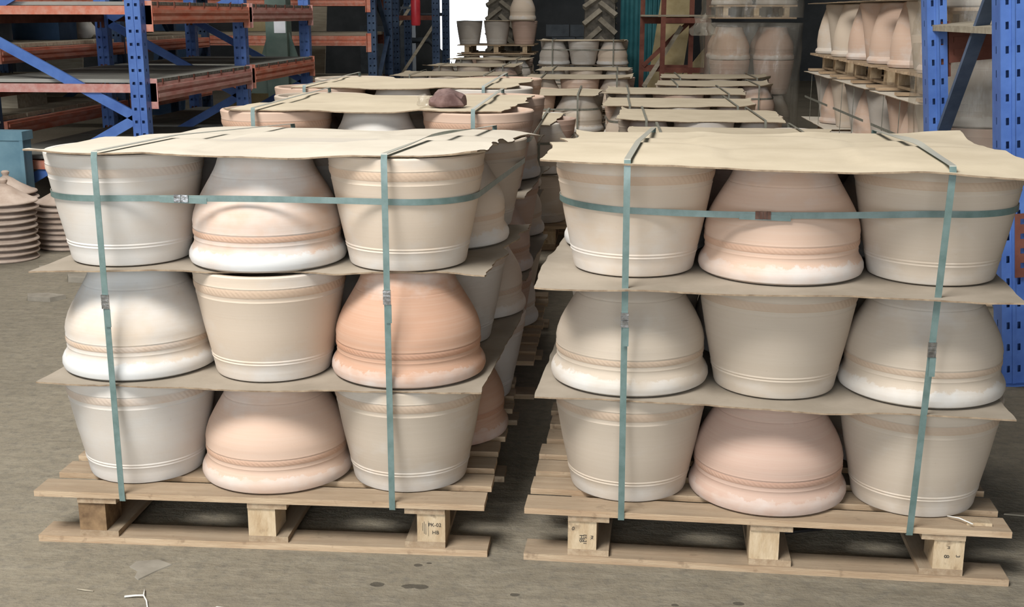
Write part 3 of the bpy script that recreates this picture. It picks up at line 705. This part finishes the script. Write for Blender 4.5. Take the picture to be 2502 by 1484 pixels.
# ------------------------------------------------------------------ clay lids at left
SHELL = [(.055, .060), (.085, .040), (.148, .007), (.160, 0), (.172, 0), (.176, .006), (.172, .012), (.15, .019), (.09, .053), (.060, .073)]
RIMLID = MB().lathe(SHELL + [(.055, .072), (.055, .060)], 36).mesh('tagine_cone', 'lid_clay', True)
LID = MB().lathe([(0, .062)] + SHELL + [(.045, .085), (.022, .098), (.016, .106), (.022, .116), (.024, .126), (.016, .134), (0, .136)], 36).mesh('tagine_cone', 'lid_clay', True)
def lid_pile(desc, x, y, n, pitch, seed, lean=0):
    r = random.Random(seed)
    for i in range(n):
        o = link('tagine_cone', LID if i == n - 1 else RIMLID, None, (x + r.uniform(-.007, .007) + lean * i, y + r.uniform(-.006, .006), i * pitch + .002), (r.uniform(-.012, .012), r.uniform(-.012, .012), r.uniform(0, 6)))
        pos = 'topmost' if i == n - 1 else ('lowest' if i == 0 else f"{['second','third','fourth','fifth','sixth','seventh','eighth','ninth','tenth','eleventh'][i-1]} from bottom")
        tag(o, f'dusty conical clay lid, {pos} in the {desc}', 'lid', 'piles of conical clay lids')
lid_pile('tall pile by the left edge', -3.415, 6.52, 10, .036, 1, .0012)
lid_pile('pile beside the stacked pots', -3.225, 6.90, 9, .0335, 2)
lid_pile('pile behind the tall pile', -3.62, 7.0, 10, .034, 3, -.001)
lid_pile('short pile at the left frame edge', -3.62, 6.14, 4, .034, 4)
# blue-grey metal box at the far left edge
bxg = thing('metal_box', 'tall blue-grey metal box at the left edge beside the lid piles', 'box', (-3.62, 7.22, 0))
link('body', MB().box((-.42, 0, .0), (.0, .12, .62)).mesh('body', 'crate_blue'), bxg)
link('rim', MB().box((-.425, -.012, .60), (.012, .13, .655)).box((-.012, -.01, .0), (.01, .0, .60)).mesh('rim', 'crate_blue'), bxg)

# ------------------------------------------------------------------ lump on the second stack
def blob(name, mat, size, seed, rough=.25, n=18, flat=True):
    b = MB(); pr = []
    bm = bmesh.new(); bmesh.ops.create_icosphere(bm, subdivisions=3, radius=1)
    for v in bm.verts:
        p = v.co.copy(); k = 1 + rough * nz(p.x * 1.7 + seed, p.y * 1.7, p.z * 1.7) + rough * .5 * nz(p.x * 5, p.y * 5 + seed, p.z * 5)
        v.co = Vector((p.x * k * size[0], p.y * k * size[1], max(p.z * k, -.45) * size[2]))
    me = bpy.data.meshes.new(name); zmin = min(v.co.z for v in bm.verts)
    for v in bm.verts: v.co.z -= zmin
    bm.to_mesh(me); bm.free(); me.materials.append(MATS[mat]); me.polygons.foreach_set('use_smooth', [True] * len(me.polygons)); me.set_sharp_from_angle(angle=.6); return me
zl = zA2[2](-.585, 4.40) + .008
lu = tag(link('clay_lump', blob('clay_lump', 'brown_lump', (.066, .055, .042), 4.2), None, (-.585, 4.40, zl)), 'rough brown lump lying on the cardboard of the second left stack', 'lump')
tag(link('crumpled_film', blob('crumpled_film', 'film', (.03, .03, .03), 8.8, .5), None, (-.668, 4.42, zl)), 'scrap of crumpled clear film beside the brown lump', 'film')

# ------------------------------------------------------------------ background goods
def vase_mesh(prof, n=40): return MB().lathe(prof, n).mesh('tall_pot', 'clay_bucket', True)
V1 = vase_mesh([(0, 0), (.105, 0), (.112, .01), (.13, .12), (.155, .26), (.17, .33), (.178, .345), (.178, .365), (.168, .37), (.15, .36), (.1, .05), (0, .03)])
V2 = vase_mesh([(0, .0), (.150, 0), (.178, .004), (.184, .02), (.178, .036), (.168, .045), (.172, .10), (.165, .17), (.145, .25), (.118, .33), (.108, .365), (.1, .37), (0, .37)])
def vases(desc, x0, y0, nx, ny, dx, dy, z, seed, h=1.0, start=0, s=1.0, keep=lambda i, j: True, place=''):
    r = random.Random(seed)
    for i in range(nx):
        for j in range(ny):
            if not keep(i, j): continue
            k = (i + j + start) % 2
            c = r.choice((BEIGE, CREAM, GREY, PEACH))
            o = link('tall_pot', V1 if k == 0 else V2, None, (x0 + i * dx, y0 + j * dy, z + .0005), (0, 0, r.uniform(0, 6)))
            o.scale = (s, s, h); o.color = (*c, r.uniform(.4, .65))
            tag(o, f"{CNAME[c]} {'upright' if k == 0 else 'upturned'} tall pot, {desc}, {['front','middle','rear'][j]} {['aisle','inner','far'][i]} side", 'pot', 'tall pots on stacked pallets at right')
# two double-decker pallets of tall pots, right
def pallet_y(cx, y0, label, z):   # side of the pallet faces the aisle
    return pallet(cx, y0, 0, label, z, 'stacked pallets of tall pots at right', depth=1.12)
for nm, y0, ny in (('nearer right double stack', 6.66, 3), ('further right double stack', 7.98, 3), ('furthest right double stack', 9.30, 3)):
    pallet_y(2.26, y0, f'lower wooden pallet of the {nm}', 0)
    vases(f'{nm}, lowest tier', 1.86, y0 + .19, 2, ny, .36, .36, .144, int(y0 * 10), start=1)
    sheet('cardboard_sheet', f'wavy cardboard sheet above the lowest tier of the {nm}', [(1.63, y0 - .02), (2.9, y0 - .02), (2.9, y0 + 1.15), (1.63, y0 + 1.15)], lambda x, y: .518, y0, 'cardboard_grey', 24, 20, wave=.003, group='cardboard sheets at right')
    vases(f'{nm}, middle tier', 1.86, y0 + .19, 2, ny, .36, .36, .524, int(y0 * 10) + 1, start=0)
    sheet('cardboard_sheet', f'wavy cardboard sheet under the upper pallet of the {nm}', [(1.63, y0 - .02), (2.9, y0 - .02), (2.9, y0 + 1.15), (1.63, y0 + 1.15)], lambda x, y: .898, y0 + 3, 'cardboard_grey', 24, 20, wave=.003, group='cardboard sheets at right')
    pallet_y(2.26, y0, f'upper wooden pallet of the {nm}', .908)
    vases(f'{nm}, upper tier', 1.86, y0 + .19, 2, ny, .36, .36, 1.052, int(y0 * 10) + 2, start=1, h=1.05)
    sheet('cardboard_sheet', f'cardboard sheet on the upper tier of the {nm}', [(1.63, y0 - .02), (2.9, y0 - .02), (2.9, y0 + 1.15), (1.63, y0 + 1.15)], lambda x, y: 1.448, y0 + 5, 'cardboard_grey', 24, 20, wave=.003, group='cardboard sheets at right')
    for k, yy in enumerate((.36, .78)):
        bb = MB().box((1.640, y0 + yy, .525), (1.6415, y0 + yy + .014, .9)); tag(link('packing_strap', bb.mesh('packing_strap', 'strap_dusty')), f"{['front', 'rear'][k]} upright strap on the middle tier of the {nm}", 'strap', 'green packing straps')
    tag(link('packing_strap', MB().box((1.6375, y0 + .0, .69), (1.639, y0 + 1.08, .706)).mesh('packing_strap', 'strap_dusty')), f'level strap across the middle tier of the {nm}', 'strap', 'green packing straps')
def film_cover(name, label, x0, x1, y0, y1, z0, z1, seed, bulge=.04):
    b = MB(); per = []
    nP, nZ = 72, 26
    w_, d_ = x1 - x0, y1 - y0; cx, cy = (x0 + x1) / 2, (y0 + y1) / 2
    for j in range(nZ + 1):
        fz = j / nZ
        for i in range(nP):
            a = 2 * PI * i / nP; c_, s_ = math.cos(a), math.sin(a)
            k = 1 / max(abs(c_) ** 6 + abs(s_) ** 6, 1e-6) ** (1 / 6)
            px, py = c_ * k * w_ / 2, s_ * k * d_ / 2
            wv_ = .035 * nz(px * 7 + seed, py * 7, fz * 2.5) + .02 * nz(px * 22, py * 22 + seed, fz * 5) + .02 * nz(px * 3, fz * 14, seed)
            m = 1 + wv_ * 1.1 - bulge * math.sin(PI * fz) * .5
            b.v.append((px * m, py * m, fz * (z1 - z0)))
    for j in range(nZ):
        for i in range(nP):
            q = (i + 1) % nP; b.f.append((j*nP + i, j*nP + q, (j+1)*nP + q, (j+1)*nP + i)); b.mi.append(0)
    b.v.append((0, 0, z1 - z0 + .01)); T = len(b.v) - 1
    for i in range(nP): b.f.append((nZ*nP + i, nZ*nP + (i+1) % nP, T)); b.mi.append(0)
    return tag(link(name, b.mesh(name, 'film', 'all'), None, (cx, cy, z0)), label, 'plastic film', 'plastic film over pallet loads')
# film-wrapped double pallet in the back
def wrapped(desc, x0, x1, yf, z, tiers, seed, s=1.0, depth=1.0, rows=2):
    cx = (x0 + x1) / 2; r = random.Random(seed)
    pallet(cx, yf + .02, 0, f'wooden pallet under the {desc}', z, 'pallets under film-wrapped pots', depth=depth, width=x1 - x0 - .20)
    st = (x1 - x0 - .10) / 2; k = min(1.08, st / .425)
    for t_ in range(tiers):
        for c in range(2):
            for q in range(rows):
                if q == 1 and t_ < tiers - 1: continue
                co_ = r.choice((BEIGE, PINK, GREY, PEACH))
                lab = f"{CNAME[co_]} pot behind film, tier {['one', 'two', 'three'][t_]}, {['left', 'right'][c]} {['front', 'rear'][q]}, {desc}"
                pot('B' if t_ % 2 == 0 else 'U', (cx + (c - .5) * st, yf + .27 + q * .45, z + .144 + t_ * .30 * s + .0005), co_, r.uniform(.3, .55), lab, 'pots under plastic film', k, 1.01 * s, 0, False)
    film_cover('plastic_wrap', f'crinkled clear plastic wrapped round the {desc}', x0, x1, yf - .05, yf + depth + .09, z + .012, z + .144 + tiers * .30 * s + .03, seed)
wrapped('lower background wrapped load', 1.03, 2.09, 13.42, 0, 3, 5, 1.22)
wrapped('upper background wrapped load', 1.03, 2.09, 13.42, 1.315, 2, 6, 1.15)
tag(link('crumpled_film', blob('crumpled_film', 'film', (.11, .09, .15), 2.2, .6), None, (.98, 13.30, 1.14)), 'bunched plastic film hanging at the left of the wrapped loads', 'film')
wrapped('tall wrapped load behind blue post', 1.50, 2.55, 5.78, 0, 3, 15, 1.17, .55, 1)
wrapped('wrapped load above right rack shelf', 1.50, 2.55, 5.78, 1.255, 1, 16, 1.2, .55, 1)

# stack with grey pots on its pallet, before the doorway
far_stack('fourth stack of far left row', -2.36, -1.16, 18.9, 2, 107, keep=lambda l, r, c: l == 1 and (r == 0), strapped=False)
pallet(-1.76, 18.95, 0, 'wooden pallet with large pots standing on the stack before the doorway', .752)
for i, (x, c, wv_) in enumerate(((-2.19, GREY, .5), (-1.76, GREY, .45), (-1.33, PINK, .3))):
    pot('U', (x, 19.2, .8965), c, wv_, f"{CNAME[c]} bucket pot before the doorway, {['left', 'middle', 'right'][i]} of three under cardboard", 'pots before the doorway', 1.0, 1.22, i, False)
sheet('cardboard_sheet', 'pale cardboard sheet on the pots before the bright doorway', [(-2.34, 18.96), (-1.16, 18.96), (-1.16, 19.5), (-2.34, 19.5)], lambda x, y: 1.258, 4.4, nu=20, nv=8, wave=.006)
pot('B', (-1.36, 19.22, 1.268), CREAM, .5, 'tan bell pot standing alone on the sheet before the doorway', 'pots before the doorway', 1.02, 1.4, 0, False)

# tractor tyres
def tyre(label, x, y, R, wd, rz=0, z=None):
    o = thing('tractor_tyre', label, 'tyre', (x, y, 0), rz)
    prof = [(R * .55, -wd * .42), (R * .8, -wd * .5), (R * .93, -wd * .47), (R * .955, -wd * .3), (R * .96, 0), (R * .955, wd * .3), (R * .93, wd * .47), (R * .8, wd * .5), (R * .55, wd * .42), (R * .5, 0), (R * .55, -wd * .42)]
    c = link('carcass', MB().lathe(prof, 48).mesh('carcass', 'rubber', True), o, (0, 0, R), (PI / 2, 0, PI / 2))
    lug = MB(); lug.bar((-.01, 0, 0), (wd * .50, -.22 * R, -.03), .075 * R, .07 * R, (0, 0, 1)); LU = lug.mesh('lug', 'rubber_dust')
    lug2 = MB(); lug2.bar((.01, 0, 0), (-wd * .50, -.22 * R, -.03), .075 * R, .07 * R, (0, 0, 1)); LV = lug2.mesh('lug', 'rubber_dust')
    N = 22
    for i in range(N):
        for s_, me in ((0, LU), (1, LV)):
            a = 2 * PI * (i + .5 * s_) / N
            # tread direction: local y runs round the tyre, z outwards
            ll = link('lug', me, o); Rm = Matrix.Rotation(a, 4, 'X') @ Matrix.Translation((0, 0, R * .975))
            ll.matrix_local = Matrix.Translation((0, 0, R)) @ Rm
    return o
tyre('big chevron-tread tractor tyre standing by the teal sheet', -.14, 17.8, .92, .44)
tyre('chevron-tread tractor tyre behind the tan bell pot', -1.85, 21.6, .95, .46)
# teal corrugated sheet
b = MB(); n = 40
for i in range(n + 1):
    x = -.26 + .62 * i / n; y = .022 * math.sin(i * 1.55)
    for z in (0, 3.0): b.v += [(x, y, z), (x, y + .004, z)]
for i in range(n):
    a = 4 * i; b.f += [(a, a + 4, a + 6, a + 2), (a + 1, a + 3, a + 7, a + 5)]; b.mi += [0, 0]
tag(link('corrugated_sheet', b.mesh('corrugated_sheet', 'teal_sheet', True, fix=False), None, (.40, 17.2, 0)), 'teal corrugated metal sheet standing upright in the background', 'metal sheet')
# red-brown steel frame
fr = thing('steel_frame', 'red-brown steel frame rack in front of leaning boards', 'frame', (.36, 15.05, 0))
for x, y in ((.03, 0), (.26, -.5), (.62, 0), (.78, -.5)):
    link('post', MB().box((x - .028, y - .028, 0), (x + .028, y + .028, 2.6)).mesh('post', 'rack_redbrown'), fr)
for z in (.72, 1.29): 
    link('rail', MB().box((.03, -.025, z - .04), (.62, .025, z + .04)).mesh('rail', 'rack_redbrown'), fr)
    link('rail', MB().box((.26, -.525, z - .03), (.78, -.475, z + .03)).mesh('rail', 'rack_redbrown'), fr)
link('shelf_board', MB().box((.0, -.53, 1.335), (.85, .03, 1.355)).mesh('shelf_board', 'dusty_wood'), fr)
link('brace', MB().bar((.05, -.03, .75), (.6, -.03, 1.28), .05, .04, (0, 1, 0)).mesh('brace', 'rack_redbrown'), fr)
link('brace', MB().bar((.06, -.06, .5), (.5, -.06, 1.22), .05, .04, (0, 1, 0)).mesh('brace', 'dusty_wood'), fr)
def board(label, lo, hi, w_, th, mat='yellow_board', name='leaning_board'):
    b = MB().bar((0, 0, 0), Vector(hi) - Vector(lo), w_, th, (0, 1, 0)); tag(link(name, b.mesh(name, mat), None, lo), label, 'board')
board('wide tan board leaning behind the red-brown frame', (.64, 15.75, .02), (.88, 15.95, 1.75), .42, .03)
board('narrow tan board slanting low behind the red-brown frame', (.56, 15.62, .02), (1.3, 15.68, .95), .16, .03)
board('dark board leaning behind the red-brown frame', (.45, 16.1, .02), (.95, 16.3, 1.8), .14, .04, 'dusty_wood')
board('blue panel standing between the teal sheet and the frame', (.55, 18.6, 0), (.55, 18.7, 2.4), .40, .03, 'blue_sheet', 'blue_panel')
# green steel column with a paper notice
col_ = thing('steel_column', 'grey-green steel column with flared base behind the left rack', 'column', (-3.42, 12.55, 0))
link('shaft', MB().box((-.11, -.10, 0), (.11, .10, 6.5)).mesh('shaft', 'green_steel'), col_)
b = MB()
for s_ in (-1, 1): b.add([(s_ * .11, -.012, .55), (s_ * .11, -.012, 1.18), (s_ * .32, -.012, .55), (s_ * .11, .012, .55), (s_ * .11, .012, 1.18), (s_ * .32, .012, .55)], [(0, 1, 2), (3, 5, 4), (0, 2, 5, 3), (1, 4, 5, 2), (0, 3, 4, 1)])
link('gusset', b.mesh('gusset', 'green_steel'), col_)
link('notice', MB().box((-.02, -.104, 1.17), (.1, -.1005, 1.36)).mesh('notice', 'paper'), col_)
# fire extinguisher
ex = thing('fire_extinguisher', 'small red fire extinguisher hung beside the blue background posts', 'extinguisher', (-2.42, 15.3, 1.22))
link('cylinder', MB().lathe([(0, 0), (.05, 0), (.06, .02), (.06, .30), (.04, .35), (.02, .37), (0, .37)], 20).mesh('cylinder', 'red_paint', True), ex)
link('valve', MB().box((-.02, -.02, .37), (.02, .02, .41)).box((-.06, -.012, .405), (.03, .012, .42)).mesh('valve', 'dark_steel'), ex)
link('hanger', MB().box((-.20, .05, .20), (.01, .07, .23)).mesh('hanger', 'dark_steel'), ex)
# loose background goods behind the racks
for i, (x, y, z0, z1, wd) in enumerate(((-7.2, 15.6, 0, 2.6, .5), (-6.0, 16.2, 0, 2.2, .45), (-4.9, 16.4, 0, 2.4, .5), (-3.95, 15.9, 0, 2.6, .35))):
    board(f"{['first', 'second', 'third', 'fourth'][i]} upright panel from the left leaning behind the background rack", (x, y, z0), (x + .1, y + .3, z1), wd, .03, ('dusty_wood', 'blue_sheet', 'yellow_board', 'dusty_wood')[i], 'propped_sheet')
for i, (x, y, z, sx_, sy_, sz_, mt, lab) in enumerate(((-4.75, 9.0, 1.151, .34, .30, .26, 'dark_steel', 'dark steel box on the middle shelf of the far left rack'),
        (-4.72, 10.0, 1.151, .40, .34, .20, 'blue_sheet', 'dull blue box on the middle shelf of the far left rack'), (-4.8, 11.3, 1.151, .36, .5, .30, 'dusty_wood', 'dusty wooden crate at the rear of the far left rack'),
        (-4.75, 9.3, .651, .42, .5, .24, 'dusty_wood', 'dusty wooden crate on the low shelf of the far left rack'))):
    bx_ = thing('storage_box', lab, 'box', (x, y, z + .001))
    link('body', MB().box((-sx_ / 2, -sy_ / 2, 0), (sx_ / 2, sy_ / 2, sz_)).mesh('body', mt), bx_)
    link('rim', MB().box((-sx_ / 2 - .012, -sy_ / 2 - .012, sz_ - .03), (sx_ / 2 + .012, sy_ / 2 + .012, sz_ + .004)).mesh('rim', mt), bx_)
tag(link('sack', blob('sack', 'plaster_shard', (.17, .15, .20), 6.1, .3), None, (-4.72, 10.6, 1.152)), 'pale dusty sack slumped on the middle shelf of the far left rack', 'sack')
pf = thing('pipe_frame', 'pale bent pipe frame standing behind the far left rack', 'pipe frame', (-6.4, 11.2, 0))
for x in (-.5, .6): link('leg', MB().tube([(x, 0, 0), (x, 0, 1.45), (x + (.06 if x < 0 else -.06), 0, 1.5)], .022).mesh('leg', 'plaster_shard', 'all'), pf)
for z in (1.28, 1.5): link('rail', MB().tube([(-.5, 0, z), (.6, 0, z)], .022).mesh('rail', 'plaster_shard', 'all'), pf)
# dark machine shapes near the doorway
mach = thing('machine', 'dark steel machine with pipes standing left of the bright doorway', 'machine', (-3.9, 21.5, 0))
link('body', MB().box((-.5, 0, 0), (.35, .9, 1.15)).mesh('body', 'dark_steel'), mach)
link('hopper', MB().lathe([(.06, 0), (.10, .02), (.32, .5), (.33, .52), (.30, .52), (.08, .05)], 24).mesh('hopper', 'dark_steel', True), mach, (-.05, .45, 1.15))
link('pipe', MB().tube([(.3, .2, .9), (.7, .2, .9), (.9, .2, .7), (.95, .2, 0)], .05).mesh('pipe', 'dark_steel', 'all'), mach)
link('pipe', MB().tube([(.3, .2, 1.35), (1.0, .2, 1.35)], .03).mesh('pipe', 'dark_steel', 'all'), mach)
bw = thing('block_heap', 'low dark wall of stacked blocks in front of the tyres', 'block wall', (-.95, 20.3, 0))
BKM = MB().box((0, 0, 0), (.38, .2, .19)).mesh('block', 'dark_steel')
for j in range(6):
    for i in range(2): link('block', BKM, bw, (i * .4 - (j % 2) * .1, 0, j * .2))

# ------------------------------------------------------------------ stamps and litter
def text_mesh(s, size, mat='ink'):
    cu = bpy.data.curves.new('stamp', 'FONT'); cu.body = s; cu.size = size; cu.extrude = .0002; cu.align_x = 'CENTER'
    o = bpy.data.objects.new('tmp', cu); C.objects.link(o); dg = bpy.context.evaluated_depsgraph_get(); dg.update()
    me = bpy.data.meshes.new_from_object(o.evaluated_get(dg)); bpy.data.objects.remove(o); me.materials.clear(); me.materials.append(MATS[mat]); me.name = 'stamp'; return me
def stamp(pal_label, bx, lines, box=None):
    p = next(o for o in C.objects if o.get('label') == pal_label)
    blk = [o for o in p.children if o.name.startswith('block') and abs(o.location.y - .008) < .001]
    bk = min(blk, key=lambda o: abs(o.location.x - bx))
    for (s, x, z, size, rot) in lines: link('stamp', text_mesh(s, size), bk, (x, -.0006, z), (PI / 2, rot, 0))
    if box:
        b = MB()
        for (x0, z0, x1, z1) in box: b.box((x0, -.0006, z0), (x1, .0002, z1))
        link('stamp', b.mesh('stamp', 'ink'), bk)
stamp(f'wooden pallet carrying the {dA}', .42, [('PK-02', .046, .043, .014, 0), ('HB', .048, .022, .014, 0)], [(.029, .016, .0297, .058), (.014, .030, .0150, .052), (.018, .022, .0190, .056), (.022, .020, .0230, .050)])
stamp(f'wooden pallet carrying the {dB}', -.48, [('0', .012, .052, .014, .3), ('ES-31', .040, .028, .012, PI / 2), ('HB', .030, .030, .016, PI / 2), ('PK', .058, .034, .010, PI / 2)])
stamp(f'wooden pallet carrying the {dB}', .42, [('M', .032, .058, .009, PI / 2), ('8', .026, .034, .018, PI / 2), ('3', .054, .036, .014, PI / 2)])
def shard(name, label, cat, x, y, pts, th, mat, z=0):
    b = MB(); n = len(pts); b.v = [(a, c, 0) for a, c in pts] + [(a * .97, c * .97, th) for a, c in pts]
    b.f = [tuple(range(n))[::-1], tuple(range(n, 2 * n))] + [(i, (i + 1) % n, n + (i + 1) % n, n + i) for i in range(n)]; b.mi = [0] * (n + 2)
    tag(link(name, b.mesh(name, mat), None, (x, y, z)), label, cat)
shard('plaster_flake', 'thin grey flake lying on the floor before the left pallet', 'flake', -1.14, 2.72, [(-.045, .04), (.01, .055), (.055, .03), (.03, -.005), (.0, -.06), (-.015, -.045), (-.02, -.012), (-.05, .01)], .003, 'stone_shard')
shard('plaster_flake', 'pale broken flake at the bottom edge of the floor', 'flake', -.90, 2.515, [(-.05, -.02), (-.03, .01), (-.005, .005), (.0, .02), (.05, .012), (.06, -.01), (.02, -.02), (.0, -.035)], .006, 'plaster_shard')
for i, (x, y, s) in enumerate(((-2.72, 5.98, 1.5), (-2.58, 5.75, 1.0), (-2.75, 5.55, 1.2), (-3.05, 6.25, .8))):
    shard('stone_flake', f"{['large', 'small', 'broad', 'tiny'][i]} dusty flake on the floor by the lid piles", 'flake', x, y, [(-.08*s, .03*s), (.0, .05*s), (.09*s, .02*s), (.05*s, -.04*s), (-.05*s, -.03*s)], .018 * s, 'stone_shard')
for i, (x, y) in enumerate(((1.12, 2.92), (1.16, 3.25), (1.08, 3.5))):
    shard('wood_chip', f"{['nearest', 'middle', 'furthest'][i]} flat chip on the floor right of the right pallet", 'chip', x, y, [(-.03, 0), (.0, .012), (.04, .006), (.03, -.008)], .004, 'dusty_wood')
shard('wood_chip', 'small loose wooden chip on the right end of the front deck board', 'chip', .93, 2.845, [(-.03, -.012), (.03, -.015), (.03, .012), (-.03, .014)], .008, 'pallet_block', .1445)
tag(link('straw', MB().tube([(.862, 2.87, .152), (.885, 2.85, .156), (.91, 2.82, .154)], .0016, 6).mesh('straw', 'plaster_shard', 'all')), 'thin pale stick lying beside the wooden chip', 'stick')
tw = MB().tube([(0, 0, .004), (.025, .004, .006), (.046, .003, .008), (.062, -.02, .006), (.078, -.055, .004)], lambda f: .0028 - .0012 * f, 6)
tw.tube([(.046, .003, .008), (.040, .022, .007), (.034, .04, .004)], .0016, 6)
tag(link('twig', tw.mesh('twig', 'plaster_shard', 'all'), None, (-1.137, 2.567, 0)), 'small forked pale twig on the floor at lower left', 'twig')
tag(link('twig', MB().tube([(0, 0, .002), (.02, -.006, .003), (.045, -.008, .002)], .0018, 6).mesh('twig', 'dusty_wood', 'all'), None, (-1.27, 2.60, 0)), 'tiny brown twig left of the forked twig', 'twig')
tag(link('cable', MB().tube([(.10, 3.30, .005), (.22, 3.16, .005), (.30, 3.18, .005), (.36, 3.22, .005), (.48, 3.06, .005), (.60, 3.10, .005), (.74, 3.32, .005), (.80, 3.5, .005)], .0045, 8).mesh('cable', 'cable', 'all')), 'black cable snaking on the floor under the right pallet', 'cable')

pk = thing('printed_packet', 'small blue and red printed packet wedged between pots of nearest left stack', 'packet', (-1.085, 3.235, .448))
link('wrapper', MB().box((-.03, 0, 0), (.03, .02, .10)).mesh('wrapper', 'blue_sheet'), pk)
link('printed_band', MB().box((-.0302, -.0006, .012), (.0302, .0, .045)).mesh('printed_band', 'red_paint'), pk)
